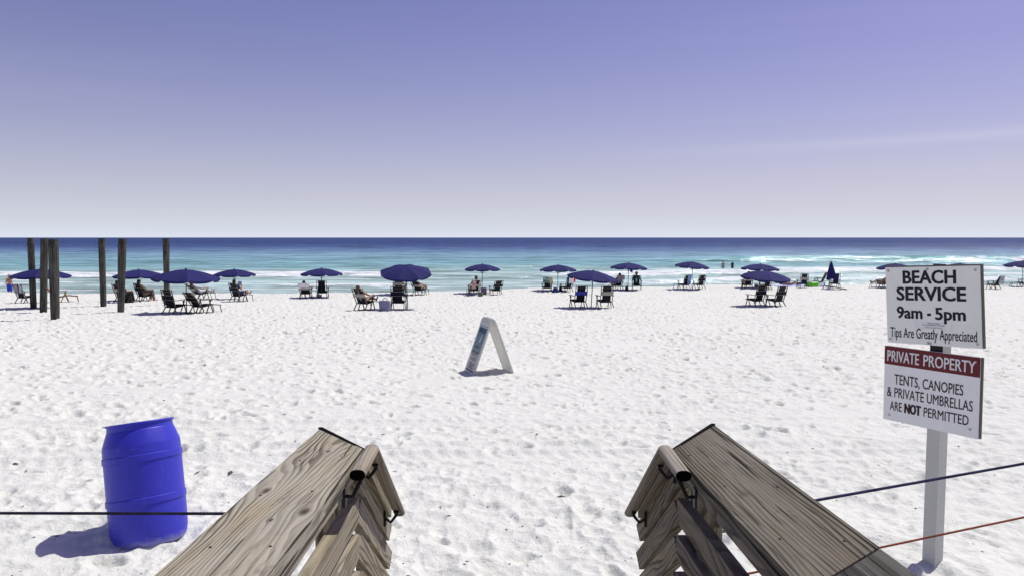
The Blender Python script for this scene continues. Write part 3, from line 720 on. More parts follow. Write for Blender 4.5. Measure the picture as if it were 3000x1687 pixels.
# ------------------------------------------------------------------ SIGN POST AND SIGNS
def boxmesh(x0, x1, y0, y1, z0, z1, name, mat, bev=.0):
    bm = bmesh.new(); vs = [bm.verts.new((x, y, z)) for z in (z0, z1) for x, y in ((x0, y0), (x1, y0), (x1, y1), (x0, y1))]
    for f in ((3, 2, 1, 0), (4, 5, 6, 7), (0, 1, 5, 4), (1, 2, 6, 5), (2, 3, 7, 6), (3, 0, 4, 7)): bm.faces.new([vs[i] for i in f])
    if bev: bmesh.ops.bevel(bm, geom=bm.edges[:], offset=bev, segments=2, affect='EDGES')
    return bm_mesh(bm, name, False, mat)
def signs():
    tw = NT('sign_white'); v = tw.coord('Object'); n = tw.noise(v, 7, 5, .65); n2 = tw.noise(tw.coord('Object', (1, 1, .18)), 26, 3, .6)
    col = tw.mix(tw.ramp(n, [(.35, 0), (.75, .5)]), (.88, .88, .83), (.76, .76, .71)); col = tw.mix(tw.ramp(n2, [(.62, 0), (.8, .35)]), col, (.42, .40, .36))
    spk = tw.noise(v, 55, 2); col = tw.mix(tw.ramp(spk, [(.74, 0), (.77, .7)]), col, (.12, .11, .10))
    mw = tw.fin(col, .45, tw.bump(n, .1, .003), .4)
    mw2 = plain('sign_white_clean', (.88, .88, .86), .4, .05, 12); mr = plain('sign_red', (.135, .008, .014), .4, .1, 20); md = plain('sign_black', (.006, .006, .016), .5, .2)
    mm = plain('sign_maroon', (.030, .006, .010), .5, .2); medge = plain('sign_backing', (.16, .145, .115), .8, .3); mst = plain('sticker', (.80, .80, .80), .4, .03)
    mpost = NT('white_painted_post'); v = mpost.coord('Object'); n = mpost.noise(mpost.coord('Object', (1, 1, 6)), 22, 4, .7); n0 = mpost.noise(mpost.coord('Object', (9, 9, 1)), 9, 4, .6)
    col = mpost.mix(n0, (.50, .50, .46), (.64, .64, .60)); col = mpost.mix(mpost.ramp(n, [(.70, 0), (.76, .7)]), col, (.16, .15, .13)); mpo = mpost.fin(col, .7, mpost.bump(n, .4, .003), .25)
    dl, dr = 4.92, 4.40
    def fit(tl, tr, br, bl):
        a, b, c, d = P(*tl, dl), P(*tr, dr), P(*br, dr), P(*bl, dl)
        e = ((b - a) + (c - d)) / 2; up = ((a - d) + (b - c)) / 2; ctr = (a + b + c + d) / 4; return ctr, e, up
    c2, e2, u2 = fit((2592.5, 1011.7), (2872.7, 1046), (2866, 1287), (2587, 1225))
    c1, e1, u1 = fit((2598, 784.5), (2874.7, 777.5), (2874, 1022), (2595.6, 1001))
    eh = Vector((e2.x, e2.y, 0)).normalized(); nrm = Vector((eh.y, -eh.x, 0)) * 1.0
    if nrm.dot(CAM - c2) < 0: nrm = -nrm
    # post: behind the signs
    pc = c2.copy() - nrm * (.022 + .0445 + .004); t_ = (P(2736, 1300, 4.66) - pc).dot(eh); pc = pc + eh * t_
    g = ground(pc.x, pc.y); ptop = P(2736, 776, pc.y).z
    post = empty('sign_post', (pc.x, pc.y, g)); tag(post, 'white painted square wooden post carrying the two signs', 'post'); pinv = post.matrix_basis.inverted()
    board('post', (pc.x, pc.y, g - .4), (pc.x, pc.y, ptop), eh, .082, .089, mpo, post, 0, 0, .006, 1, pinv)
    zc_ = c2.z + u2.length * .42; fo_ = pc + nrm * (.0445 + .0016)
    board('black_strip', (fo_.x, fo_.y, zc_), (fo_.x, fo_.y, ptop + .006), eh, .078, .003, M['black_iron'], post, 0, 0, 0, 1, pinv)
    def mk(ctr, e, up, label):
        W, Hh = e.length, up.length; x = e.normalized(); z = (up - x * up.dot(x)).normalized(); y = z.cross(x)   # -y faces the viewer
        m = Matrix((x, y, z)).transposed().to_4x4(); m.translation = ctr - z * (Hh / 2)
        root = empty('sign_board'); root.matrix_basis = m; tag(root, label, 'sign'); return root, W, Hh
    r1, W, Hh = mk(c1, e1, u1, 'weathered white sign reading BEACH SERVICE 9am - 5pm, upper of two')
    link('panel', boxmesh(-W / 2, W / 2, 0, .006, 0, Hh, 'panel', mw, .0015), None, r1)
    link('backing_board', boxmesh(-W / 2 + .004, W / 2 + .010, .0065, .021, .002, Hh + .008, 'backing_board', medge, .001), None, r1)
    X = lambda f: -W / 2 + W * f
    Zf = lambda f: Hh * (1 - f)
    yf = -.0008
    lettering('BEACH', X(.205), X(.76), Zf(.215), Zf(.05), md, r1, yf, .085)
    lettering('SERVICE', X(.13), X(.855), Zf(.43), Zf(.262), md, r1, yf, .085)
    lettering('9am', X(.125), X(.40), Zf(.665), Zf(.515), md, r1, yf, .08)
    link('hyphen', boxmesh(X(.455), X(.495), yf - .0003, yf, Zf(.625), Zf(.592), 'hyphen', md), None, r1)
    lettering('5pm', X(.545), X(.845), Zf(.715), Zf(.52), md, r1, yf, .065)
    lettering('Tips Are Greatly Appreciated', X(.04), X(.955), Zf(.965), Zf(.79), md, r1, yf, .012, .05, 0)
    st = link('sticker', boxmesh(X(.33), X(.645), -.0006, -.0001, Zf(.79), Zf(.70), 'sticker', mst), None, r1)
    for s_, a, b, c, d in (('Please Include', .46, .585, .728, .708), ('"TIP/(PROPERTY NAME)"', .40, .64, .756, .734), ('When Sending Venmo', .43, .61, .785, .764)):
        lettering(s_, X(a), X(b), Zf(c), Zf(d), md, st, -.0012, .0)
    r2, W2, H2 = mk(c2, e2, u2, 'PRIVATE PROPERTY sign with red header forbidding tents and umbrellas, lower of two')
    W, Hh = W2, H2
    X = lambda f: -W / 2 + W * f
    Zf = lambda f: Hh * (1 - f)
    link('panel', boxmesh(-W / 2, W / 2, 0, .006, 0, Hh, 'panel', mw2, .0015), None, r2)
    link('backing_board', boxmesh(-W / 2 + .004, W / 2 + .010, .0065, .021, .002, Hh - .001, 'backing_board', medge, .001), None, r2)
    link('header_band', boxmesh(-W / 2 + .0005, W / 2 - .0005, -.0010, -.0002, Zf(.245), Zf(.003), 'header_band', mr), None, r2)
    lettering('PRIVATE', X(.035), X(.385), Zf(.20), Zf(.055), M['white_print'], r2, -.0018, .03)
    lettering('PROPERTY', X(.435), X(.955), Zf(.20), Zf(.055), M['white_print'], r2, -.0018, .03)
    lettering('TENTS, CANOPIES', X(.12), X(.845), Zf(.52), Zf(.365), mm, r2, yf, .016)
    lettering('& PRIVATE UMBRELLAS', X(.04), X(.94), Zf(.675), Zf(.545), mm, r2, yf, .016)
    lettering('ARE', X(.075), X(.21), Zf(.855), Zf(.735), mm, r2, yf, .016)
    lettering('NOT', X(.245), X(.415), Zf(.857), Zf(.733), mm, r2, yf, .11)
    lettering('PERMITTED', X(.45), X(.905), Zf(.855), Zf(.735), mm, r2, yf, .016)
    for rt, W_, H_, sp in ((r1, e1.length, u1.length, ((.035, .045), (.955, .055), (.035, .955), (.955, .95), (.47, .035), (.455, .975), (.48, .985))), (r2, W2, H2, ((.06, .10), (.955, .06), (.07, .93), (.92, .90)))):
        for fx, fz in sp:
            bm = bmesh.new(); bmesh.ops.create_cone(bm, cap_ends=True, segments=12, radius1=.0085, radius2=.006, depth=.006)
            bm.transform(Matrix.Translation((-W_ / 2 + W_ * fx, -.0035, H_ * (1 - fz))) @ Matrix.Rotation(R(90), 4, 'X'))
            link('screw', bm_mesh(bm, 'screw', False, M['steel']), None, rt)
signs()

# ------------------------------------------------------------------ A-FRAME SIGN
def aframe():
    nl = gp(1384, 1096); nr_ = gp(1505, 1089)
    wd = Vector((.30, -.954, 0)).normalized()                 # width direction, towards the viewer
    sp = Vector((-wd.y, wd.x, 0)); sp = sp if sp.x > 0 else -sp # spread direction, to the right
    c = (nl + nr_) / 2 - wd * .29; z0 = ground(c.x, c.y) - .03
    root = empty('sandwich_board', (c.x, c.y, z0)); rot = Matrix((sp, -wd, Vector((0, 0, 1)))).transposed().to_4x4(); rot.translation = (c.x, c.y, z0)
    root.matrix_basis = rot                                   # local x = spread, local -y = towards viewer, z = up
    tag(root, 'white folding sandwich board with blue print standing alone on the sand', 'sign')
    mpl = NT('white_plastic'); n = mpl.noise(mpl.coord('Object'), 6, 4, .6); mpl.fin(mpl.mix(n, (.76, .76, .71), (.85, .85, .80)), .5, None, .3, **{})
    tr_ = mpl.new('BsdfTranslucent'); tr_.inputs['Color'].default_value = (.80, .80, .76, 1); mxs = mpl.new('MixShader'); mxs.inputs[0].default_value = .38; mpl.l(mpl.p.outputs[0], mxs.inputs[1]); mpl.l(tr_.outputs[0], mxs.inputs[2]); mpl.l(mxs.outputs[0], mpl.out.inputs[0])
    mb = NT('printed_blue'); g = mb.new('TexCoord'); s_ = mb.new('SeparateXYZ'); mb.l(g.outputs['Generated'], s_.inputs[0])
    mb.fin(mb.ramp(s_.outputs[2], [(0, (.22, .27, .28)), (.3, (.16, .24, .27)), (1, (.04, .13, .20))]), .5)
    half = .385; Ht = 1.02; wdt = .29
    for sx, nm in ((-1, 'front_panel'), (1, 'back_panel')):
        a = math.atan2(half - .022, Ht)
        m = Matrix.Translation((sx * half, 0, 0)) @ Matrix.Rotation(-sx * a, 4, 'Y')
        L = math.hypot(half - .022, Ht)
        bm = bmesh.new(); t = .011
        # panel with raised border
        pan = boxmesh(-t, t, -wdt, wdt, .0, L, nm, mpl.m, .008)
        po = link(nm, pan, None, root, m)
        for k in (-1, 1):
            link('edge_rib', boxmesh(-.019, .019, k * wdt - .016, k * wdt + .016, -.005, L - .02, 'edge_rib', mpl.m, .006), None, po)
        if sx < 0:
            def face(name, y0, y1, za, zb, mat, dx=.0): return link(name, boxmesh(-t - .0022 - dx, -t - .0004 - dx, y0, y1, za, zb, name, mat), None, po)
            face('blue_print', -wdt + .035, wdt - .035, L * .38, L * .86, mb.m)
            face('white_stripe', -wdt + .035, wdt - .035, L * .835, L * .85, M['white_print'], .002)
            def lt(s, y0, y1, z0_, z1_, mat, bold):
                me = text_mesh(s, bold); n = len(me.vertices); q = np.empty(n * 3, np.float32); me.vertices.foreach_get('co', q); q = q.reshape(-1, 3)
                lo = q.min(0); hi = q.max(0); b = np.zeros_like(q)
                # seen from outside (-x): text runs from +y (far) to -y (near)
                b[:, 1] = y1 - (q[:, 0] - lo[0]) / (hi[0] - lo[0]) * (y1 - y0); b[:, 2] = z0_ + (q[:, 1] - lo[1]) / (hi[1] - lo[1]) * (z1_ - z0_); b[:, 0] = -t - .0045
                me.vertices.foreach_set('co', b.ravel()); me.materials.clear(); me.materials.append(mat); me.name = 'lettering'; link('lettering', me, None, po)
            lt('BEACH', -.2, .2, L * .735, L * .81, M['dark_print'], .02)
            lt('RESIDENTS', -.23, .23, L * .325, L * .40, M['dark_print'], .01)
            lt('& GUESTS', -.2, .2, L * .235, L * .305, M['dark_print'], .01)
            lt('ONLY', -.2, .2, L * .09, L * .205, M['dark_print'], .02)
            face('footer_stripe', -wdt + .035, wdt - .035, L * .05, L * .07, M['dark_print'])
            # shell emblem: tapering white whorls
            for k in range(6):
                w_ = .035 + .017 * k; z = L * (.70 - .024 * k)
                face('shell_whorl', -.07 - w_ * .45 + .01 * k, -.07 + w_ * .9 - .005 * k, z - .009, z + .008, M['white_print'], .002)
            face('wave_print', -.16, .16, L * .485, L * .497, M['dark_print'], .002); face('wave_print', -.05, .18, L * .455, L * .466, M['dark_print'], .002)
        else:
            pass
        for k in range(4):
            yy = -wdt + .09 + k * .13
            link('hinge_knuckle', boxmesh(-.021, .021, yy, yy + .05, L - .10, L + .008, 'hinge_knuckle', mpl.m, .006), None, po)
aframe()

# ------------------------------------------------------------------ PILINGS
def piling(tl, tr, ty, bl, br, by, label, notch):
    b = gp((bl + br) / 2, by); d = b.y; wb = (br - bl) / F * d; wt = (tr - tl) / F * d
    top = P((tl + tr) / 2, ty, d); root = empty('piling', (b.x, b.y, b.z)); tag(root, label, 'piling', 'old pier pilings on the beach')
    H = top.z - b.z; off = top.x - b.x; bm = bmesh.new(); n = 22; rows = 26; rings = []; rs = random.Random(int(bl))
    ph = [rs.random() * 6.28 for _ in range(6)]
    for i in range(rows + 1):
        f = i / rows; z = -.5 + (H + .5) * f; fr = max(0, z / H); rr = (wb + (wt - wb) * fr) / 2; ring = []
        for k in range(n):
            a = 2 * math.pi * k / n
            r_ = rr * (1 + .02 * math.sin(3 * a + ph[0]) + .018 * math.sin(5 * a + ph[1] + f) + .03 * math.sin(a * 2 + ph[2]) + .012 * math.sin(17 * f + 2 * a + ph[3]) - (.05 if abs(((a - ph[4] + 3.14) % 6.28) - 3.14) < .16 else 0))
            x = r_ * math.cos(a); y = r_ * math.sin(a)
            ring.append(bm.verts.new((x + off * fr, y, z)))
        rings.append(ring)
    for i in range(rows):
        for k in range(n): bm.faces.new((rings[i][k], rings[i][(k + 1) % n], rings[i + 1][(k + 1) % n], rings[i + 1][k]))
    bm.faces.new(rings[0][::-1]); bm.faces.new(rings[-1])
    # sawn notch near the top on the side facing the camera: recess the top ring part
    zc = H * .93; rr = wt / 2
    for v in bm.verts:
        if v.co.z > zc - .001 and v.co.y < -rr * .25 and (v.co.x - off) * notch > -rr * .45: v.co.y = -rr * .25 + (v.co.y + rr * .25) * .1
    # wood grain runs along local X in the material, so store the shaft rotated
    rot = Matrix.Rotation(R(90), 4, 'Y'); bm.transform(rot.inverted())
    me = bm_mesh(bm, 'shaft', True, M['wood_pile'])
    try: me.set_sharp_from_angle(angle=R(45))
    except Exception: pass
    link('shaft', me, None, root, rot)
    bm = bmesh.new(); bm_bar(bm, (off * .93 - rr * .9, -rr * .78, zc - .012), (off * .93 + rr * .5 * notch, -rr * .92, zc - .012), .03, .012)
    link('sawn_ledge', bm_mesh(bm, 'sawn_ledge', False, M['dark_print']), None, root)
piling(80, 99, 698, 90, 107, 902, 'weathered piling with split side, leftmost of the row', -1)
piling(120, 140, 699.4, 118, 136.5, 917, 'weathered piling just left of the nearest one, second from left', -1)
piling(142, 169.5, 701, 150, 173, 936, 'thickest weathered piling standing nearest the camera', -1)
piling(288, 307, 699, 295, 311.5, 898, 'slim weathered piling standing alone left of the fourth umbrella chair pair', -1)
piling(347, 370, 700, 345, 362.6, 916, 'weathered piling overlapping the left edge of an umbrella', -1)
piling(477, 496, 699, 482, 497, 893, 'weathered piling rising behind a large umbrella, rightmost of the row', -1)

# ------------------------------------------------------------------ UMBRELLAS
UC = {}
def umb_meshes():
    N = 8; Rr = 1.2; rise = .30; seg = 7
    def prof(f): return rise * (1 - f ** 1.75)
    # one panel between ribs at -22.5 and +22.5 degrees
    vs = []; fs = []; m = 6; ha = math.pi / N
    for i in range(seg + 1):
        f = .02 + .98 * i / seg
        for k in range(m + 1):
            g = -1 + 2 * k / m; a = ha * g
            chord = math.cos(ha) / math.cos(a)                # straight hem between rib tips
            r = Rr * f * (1 - (1 - chord) * .85); z = prof(f) - .035 * f * (1 - g * g)
            vs.append((r * math.cos(a), r * math.sin(a), z))
    for i in range(seg):
        for k in range(m): a = i * (m + 1) + k; fs.append((a, a + m + 1, a + m + 2, a + 1))
    panel = pd_mesh(vs, fs, 'canopy_panel', True, M['umb'])
    vs2 = []; last = vs[seg * (m + 1):]
    for k, (x, y, z) in enumerate(last):
        g = -1 + 2 * k / m; dr = .088 * (1 - .55 * abs(g) ** 6); s = 1.012
        vs2 += [(x * 1.001, y * 1.001, z), (x * s, y * s, z - dr)]
    fs2 = [(2 * k, 2 * k + 1, 2 * k + 3, 2 * k + 2) for k in range(m)]
    val = pd_mesh(vs2, fs2, 'valance', True, M['umb'])
    pts = [(Rr * f * math.cos(ha), Rr * f * math.sin(ha), prof(f) - .012) for f in (.03, .25, .5, .75, 1.0)]
    rib = tubemesh(pts, .006, 'rib', 5, M['pole'])
    strut = tubemesh([(.03, .0, -.28), (Rr * .45 * math.cos(ha), Rr * .45 * math.sin(ha), prof(.45) - .015)], .005, 'strut', 5, M['pole'])
    bm = bmesh.new(); bm_lathe(bm, [(.001, rise + .05), (.03, rise + .045), (.045, rise + .02), (.05, rise - .01), (.001, rise - .012)], 12)
    fin = bm_mesh(bm, 'finial', True, M['pole'])
    return panel, val, rib, strut, fin, rise
UC = umb_meshes()
def umbrella(tip, basepx, wpx, label, tiltx=0.0, tilty=0.0, wood_pole=False, d=None, spin=.0):
    b = gp(*basepx) if d is None else None
    if d is not None:
        q = P(basepx[0], basepx[1], d); b = Vector((q.x, q.y, ground(q.x, q.y)))
    s = wpx / F * b.y / 2.4; s = min(max(s, .92), 1.1)
    top = P(tip[0], tip[1], b.y); h = top.z - b.z; panel, val, rib, strut, fin, rise = UC
    root = empty('beach_umbrella', b); tag(root, label, 'umbrella', 'navy beach umbrellas')
    lean = Vector((top.x - b.x, 0, h))
    link('pole', tubemesh([(-lean.x * .15, 0, -.35), (0, 0, 0), lean - Vector((0, 0, .02))], .020, 'pole', 10, M['pole_wood'] if wood_pole else M['pole']), None, root)
    cm = Matrix.Translation(lean) @ Matrix.Rotation(R(tiltx), 4, 'X') @ Matrix.Rotation(R(tilty), 4, 'Y') @ Matrix.Rotation(R(spin), 4, 'Z') @ Matrix.Scale(s, 4) @ Matrix.Translation((0, 0, -rise - .03))
    link('finial', fin, None, root, cm)
    for k in range(8):
        rz = cm @ Matrix.Rotation(2 * math.pi * k / 8, 4, 'Z')
        p = link('canopy_panel', panel, None, root, rz); link('valance', val, None, p)
        r_ = link('rib', rib, None, root, rz); link('strut', strut, None, r_)
    return root
umbrella((118.5, 786), (122, 897), 157, 'wide navy umbrella behind the three left pilings', d=34.0)
umbrella((406, 788.5), (408.5, 882), 138, 'navy umbrella partly behind the fifth piling over a chair pair', spin=8)
umbrella((544.6, 787.5), (547, 917.6), 189, 'largest navy umbrella on the left, over two empty black chairs', 2, 3, True, spin=4)
umbrella((686, 787.5), (688, 876), 121, 'navy umbrella over the lone reader, right of the large left umbrella', spin=6)
umbrella((942, 785), (941.7, 872), 121.5, 'navy umbrella above the polka dot towel', spin=2)
umbrella((1189, 777), (1194.6, 904), 154, 'navy umbrella tipped toward the camera above the white tote bag', 14, 2, True, spin=14)
umbrella((1188, 781), (1189, 864), 121, 'navy umbrella mostly hidden behind the tipped one', spin=5)
umbrella((1413, 773), (1412.6, 858), 110, 'navy umbrella above the mauve cooler bag, behind the sandwich board', spin=3)
umbrella((1635, 775), (1633.7, 852), 109, 'navy umbrella beside the chair draped in a floral towel', spin=7)
umbrella((1738, 791.5), (1732, 901), 148, 'navy umbrella over the chair with the blue headband', 4, 6, spin=16)
umbrella((1842.5, 769), (1839, 849), 107.5, 'navy umbrella with a blue cloth hanging from its rim', 0, 2, spin=5)
umbrella((2029, 766), (2027, 847), 99.5, 'navy umbrella over the chair with a light blue towel', 3, 4, spin=0)
umbrella((2227.6, 772), (2223.7, 844), 109, 'navy umbrella rising behind the nearer right hand one', 0, 2, spin=10)
umbrella((2245, 792), (2244, 897), 145, 'near navy umbrella on the right above two empty black chairs', 5, 4, spin=18)
umbrella((2624, 771), (2624, 843), 104, 'navy umbrella just left of the top of the beach service sign', 2, 0, spin=9)
umbrella((2813, 770.6), (2813, 842), 104, 'navy umbrella peeking above the top edge of the sign', 2, 0, spin=3)
umbrella((2997, 763), (2996, 838), 106, 'navy umbrella cut by the right edge of the picture', 0, 0, spin=12)

def closed_umbrella():
    b = gp(2433, 846); d = b.y; top = P(2435.7, 764.6, d); h = top.z - b.z
    root = empty('closed_umbrella', b); tag(root, 'furled navy umbrella standing upright like a cone', 'umbrella')
    link('pole', tubemesh([(0, 0, -.35), (0, 0, h * .6)], .02, 'pole', 8, M['pole']), None, root)
    bm = bmesh.new(); n = 48; rows = 10; rings = []; zb = (846 - 819) / F * d; lx = .10
    for i in range(rows + 1):
        f = i / rows; r0 = .03 + .34 * f ** .85; ring = []
        for k in range(n):
            a = 2 * math.pi * k / n; r_ = r0 * (1 + .13 * f * math.sin(8 * a + 1.2 * f) + .05 * f * math.sin(13 * a))
            zz = h - (h - zb) * f - (.05 * math.sin(4 * a) if i == rows else 0)
            ring.append(bm.verts.new((r_ * math.cos(a) + lx * f * f, r_ * math.sin(a) * .8, zz)))
        rings.append(ring)
    for i in range(rows):
        for k in range(n): bm.faces.new((rings[i][k], rings[i][(k + 1) % n], rings[i + 1][(k + 1) % n], rings[i + 1][k]))
    bm.faces.new(rings[0])
    link('furled_canopy', bm_mesh(bm, 'furled_canopy', True, M['umb']), None, root)
closed_umbrella()

# ------------------------------------------------------------------ CHAIRS
CM = {}
def cache(key, fn):
    if key not in CM: CM[key] = fn()
    return CM[key]
WX = .285
def back_pt(r, s): return (0, -.12 - s * math.sin(R(r)), .30 + s * math.cos(R(r)))
def slab(p0, p1, hw, thick, name, mat, sag=.0, n=6, wseg=4):
    """fabric between two cross lines p0 -> p1 (y,z), half width hw"""
    p0 = Vector(p0); p1 = Vector(p1); d = (p1 - p0).normalized(); nn = Vector((0, -d.z, d.y)); vs = []; fs = []
    for side in (0, 1):
        for i in range(n + 1):
            f = i / n
            for k in range(wseg + 1):
                g = -1 + 2 * k / wseg; p = p0.lerp(p1, f) + nn * (-sag * 4 * f * (1 - f) * (1 - .3 * g * g) + (thick if side else 0)); vs.append((p.x + g * hw, p.y, p.z))
    m = (n + 1) * (wseg + 1)
    for i in range(n):
        for k in range(wseg):
            a = i * (wseg + 1) + k; fs.append((a, a + 1, a + wseg + 2, a + wseg + 1)); fs.append((m + a, m + a + wseg + 1, m + a + wseg + 2, m + a + 1))
    rim = [k for k in range(wseg + 1)] + [i * (wseg + 1) + wseg for i in range(1, n + 1)] + [n * (wseg + 1) + k for k in range(wseg - 1, -1, -1)] + [i * (wseg + 1) for i in range(n - 1, 0, -1)]
    for i in range(len(rim)): a, b = rim[i], rim[(i + 1) % len(rim)]; fs.append((a, m + a, m + b, b))
    return pd_mesh(vs, fs, name, True, mat)
def crescent(r, name, mat):
    """small moon-like emblem with a base line, as the prints on the chair bands"""
    bm = bmesh.new(); n = 14; o_ = []; i_ = []
    for k in range(n + 1):
        a = R(75) + R(235) * k / n
        o_.append(bm.verts.new((math.cos(a), 0, math.sin(a)))); w = math.sin(math.pi * k / n) * .55 + .02
        i_.append(bm.verts.new((math.cos(a) * (1 - w), 0, math.sin(a) * (1 - w))))
    for k in range(n): bm.faces.new((o_[k], o_[k + 1], i_[k + 1], i_[k]))
    for j, (xa, xb) in enumerate(((-2.6, -.2), (0.1, 2.4))):
        vs = [bm.verts.new(p) for p in ((xa, 0, -1.75), (xb, 0, -1.75), (xb, 0, -1.35), (xa, 0, -1.35))]; bm.faces.new(vs)
    bmesh.ops.scale(bm, vec=(r, r, r), verts=bm.verts[:]); return bm_mesh(bm, name, False, mat)
def chair(label, px, py, yaw, rec, band='black', foot=False, wood_m='wood_chair', fab='fabric_black', rail='wood_chair_tip', s=1.0, fwd=.25, d=None):
    b = gp(px, py)
    if d: q = P(px, py, d); b = Vector((q.x, q.y, ground(q.x, q.y)))
    f = Vector((-math.sin(R(yaw)), math.cos(R(yaw)), 0)); b = b + f * fwd; b.z = ground(b.x, b.y) - .025
    root = empty('beach_chair', b, R(yaw), s); tag(root, label, 'chair', 'folding beach chairs')
    wm, fm, rm = M[wood_m], M[fab], M[rail]; L = .76
    Bm = lambda key, a, c, w, h, up, mat: cache((key, mat.name), lambda: barmesh(a, c, w, h, key[0], up, mat))
    ho = .30; top = back_pt(rec, L)
    for sx in (-1, 1):
        x = sx * WX
        link('back_rail', Bm(('back_rail', rec, sx), (x, *back_pt(rec, -.02)[1:]), (x, *top[1:]), .026, .036, (0, 1, 0), rm), None, root)
        link('seat_rail', Bm(('seat_rail', sx), (x * .93, -.16, .292), (x * .93, .44, .375), .024, .036, (0, 0, 1), wm), None, root)
        link('rear_leg', Bm(('rear_leg', sx), (x * 1.0, -.10, .31), (x * 1.06, -.36, -.05), .026, .036, (0, 1, 0), wm), None, root)
        link('leg', Bm(('cross_leg', sx), (x * 1.1, .30, .575), (x * 1.1, .02, -.05), .026, .036, (0, 1, 0), wm), None, root)
        link('leg', Bm(('front_leg', sx), (x * 1.02, .24, .56), (x * 1.02, .44, -.05), .026, .036, (0, 1, 0), wm), None, root)
        za = (.56 - .30) / math.cos(R(rec)); ya = back_pt(rec, za)[1]
        link('armrest', Bm(('armrest', rec, sx), (x * 1.13, ya - .03, .585), (x * 1.13, .38, .60), .062, .02, (0, 0, 1), wm), None, root)
    link('stretcher', Bm(('stretcher', 0), (-WX * 1.1, .03, .02), (WX * 1.1, .03, .02), .03, .022, (0, 0, 1), wm), None, root)
    link('crossbar', Bm(('crossbar', rec), (-WX, *back_pt(rec, L - .015)[1:]), (WX, *back_pt(rec, L - .015)[1:]), .024, .024, (0, 0, 1), rm), None, root)
    link('crossbar', Bm(('crossbar', rec, 2), (-WX, *back_pt(rec, L - .115)[1:]), (WX, *back_pt(rec, L - .115)[1:]), .018, .018, (0, 0, 1), rm), None, root)
    link('crossbar', Bm(('crossbar', 3), (-WX, -.13, .295), (WX, -.13, .295), .024, .024, (0, 0, 1), wm), None, root)
    link('back_fabric', cache(('bf', rec, fab), lambda: slab(back_pt(rec, .02), back_pt(rec, L - .005), .205, .010, 'back_fabric', fm, .03)), None, root)
    link('seat_fabric', cache(('sf', fab), lambda: slab((0, -.12, .29), (0, .44, .385), .215, .010, 'seat_fabric', fm, .05)), None, root)
    if band != 'none':
        bmat = {'black': M['fabric_black'], 'grey': M['band_grey'], 'blue': M['band_blue'], 'red': M.get('towel_red', M['band_blue'])}[band]
        o_ = .024; dy = -o_ * math.cos(R(rec)); dz = -o_ * math.sin(R(rec))
        p0 = Vector(back_pt(rec, .33)) + Vector((0, dy, dz)); p1 = Vector(back_pt(rec, .51)) + Vector((0, dy, dz))
        bo = link('headrest_band', cache(('bd', rec, band), lambda: slab(p0, p1, WX + .022, .008, 'headrest_band', bmat, .0, 2, 6)), None, root)
        # emblem, printed on the rear face of the band
        pm = M['white_print'] if band in ('black', 'blue', 'red') else M['dark_print']
        cr_ = cache(('cres', pm.name), lambda: crescent(.055, 'emblem', pm)); mid = p0.lerp(p1, .55)
        link('emblem', cr_, None, bo, Matrix.Translation(mid + Vector((0, -.004 * math.cos(R(rec)) - .003, -.003))) @ Matrix.Rotation(R(rec), 4, 'X'))
        if band == 'black':
            for sgm in (.325, .515):
                q = Vector(back_pt(rec, sgm)) + Vector((0, dy * 1.15, dz * 1.15))
                link('band_piping', cache(('pip', rec, sgm), lambda q=q: barmesh((-WX - .02, q.y, q.z), (WX + .02, q.y, q.z), .008, .013, 'band_piping', (0, 0, 1), M['band_grey'])), None, bo)
    if foot:
        fo = link('footrest', cache(('ft', fab), lambda: slab((0, .45, .385), (0, .82, .33), .215, .012, 'footrest', fm, .02)), None, root)
        for sx in (-1, 1):
            link('footrest_rail', Bm(('footrest_rail', sx), (sx * .235, .42, .372), (sx * .235, .85, .318), .022, .03, (0, 0, 1), wm), None, root)
            link('footrest_leg', Bm(('footrest_leg', sx), (sx * .235, .80, .325), (sx * .235, .88, -.05), .022, .026, (0, 1, 0), wm), None, root)
    root['rec'] = rec
    return root

def pattern(name, kind, a, b, sc=8):
    t = NT(name); v = t.coord('Object', rnd=3)
    if kind == 'stripe':
        w = t.new('TexWave'); t.l(v, w.inputs['Vector']); w.bands_direction = 'X'; w.inputs['Scale'].default_value = sc; w.inputs['Distortion'].default_value = .5; f = t.ramp(w.outputs['Fac'], [(.45, 0), (.55, 1)])
    elif kind == 'dot':
        w = t.new('TexVoronoi'); t.l(v, w.inputs['Vector']); w.inputs['Scale'].default_value = sc; w.inputs['Randomness'].default_value = .2; f = t.ramp(w.outputs['Distance'], [(.30, 1), (.36, 0)])
    else: f = t.ramp(t.noise(v, sc, 4, .6), [(.45, 0), (.56, 1)])
    return t.fin(t.mix(f, a, b), .95, t.bump(t.noise(v, 90, 2), .2, .004), .1)
M['towel_red'] = pattern('towel_red', 'noise', (.42, .03, .04), (.50, .09, .09), 9)
M['towel_stripe'] = pattern('towel_stripe', 'stripe', (.45, .45, .50), (.09, .09, .16), 9)
M['towel_dot'] = pattern('towel_dot', 'dot', (.70, .70, .72), (.015, .015, .07), 9)
M['towel_dot2'] = pattern('fabric_dot_navy', 'dot', (.02, .02, .10), (.7, .7, .72), 22)
M['towel_floral'] = pattern('towel_floral', 'noise', (.35, .45, .46), (.06, .12, .07), 7)
M['towel_yellow'] = pattern('towel_yellow', 'noise', (.55, .49, .25), (.38, .36, .22), 6)
M['towel_white'] = plain('towel_white', (.72, .70, .74), .95, .06)
M['towel_blue'] = pattern('towel_lightblue', 'noise', (.20, .31, .66), (.45, .55, .78), 6)
M['towel_pink'] = pattern('towel_pink', 'noise', (.42, .33, .33), (.28, .22, .24), 9)
M['towel_redpat'] = pattern('towel_red_patterned', 'noise', (.40, .14, .13), (.62, .52, .48), 16)
M['towel_grey'] = pattern('towel_grey_patterned', 'noise', (.62, .63, .68), (.14, .15, .20), 14)
M['bright_red'] = plain('bright_red', (.62, .015, .01), .8)
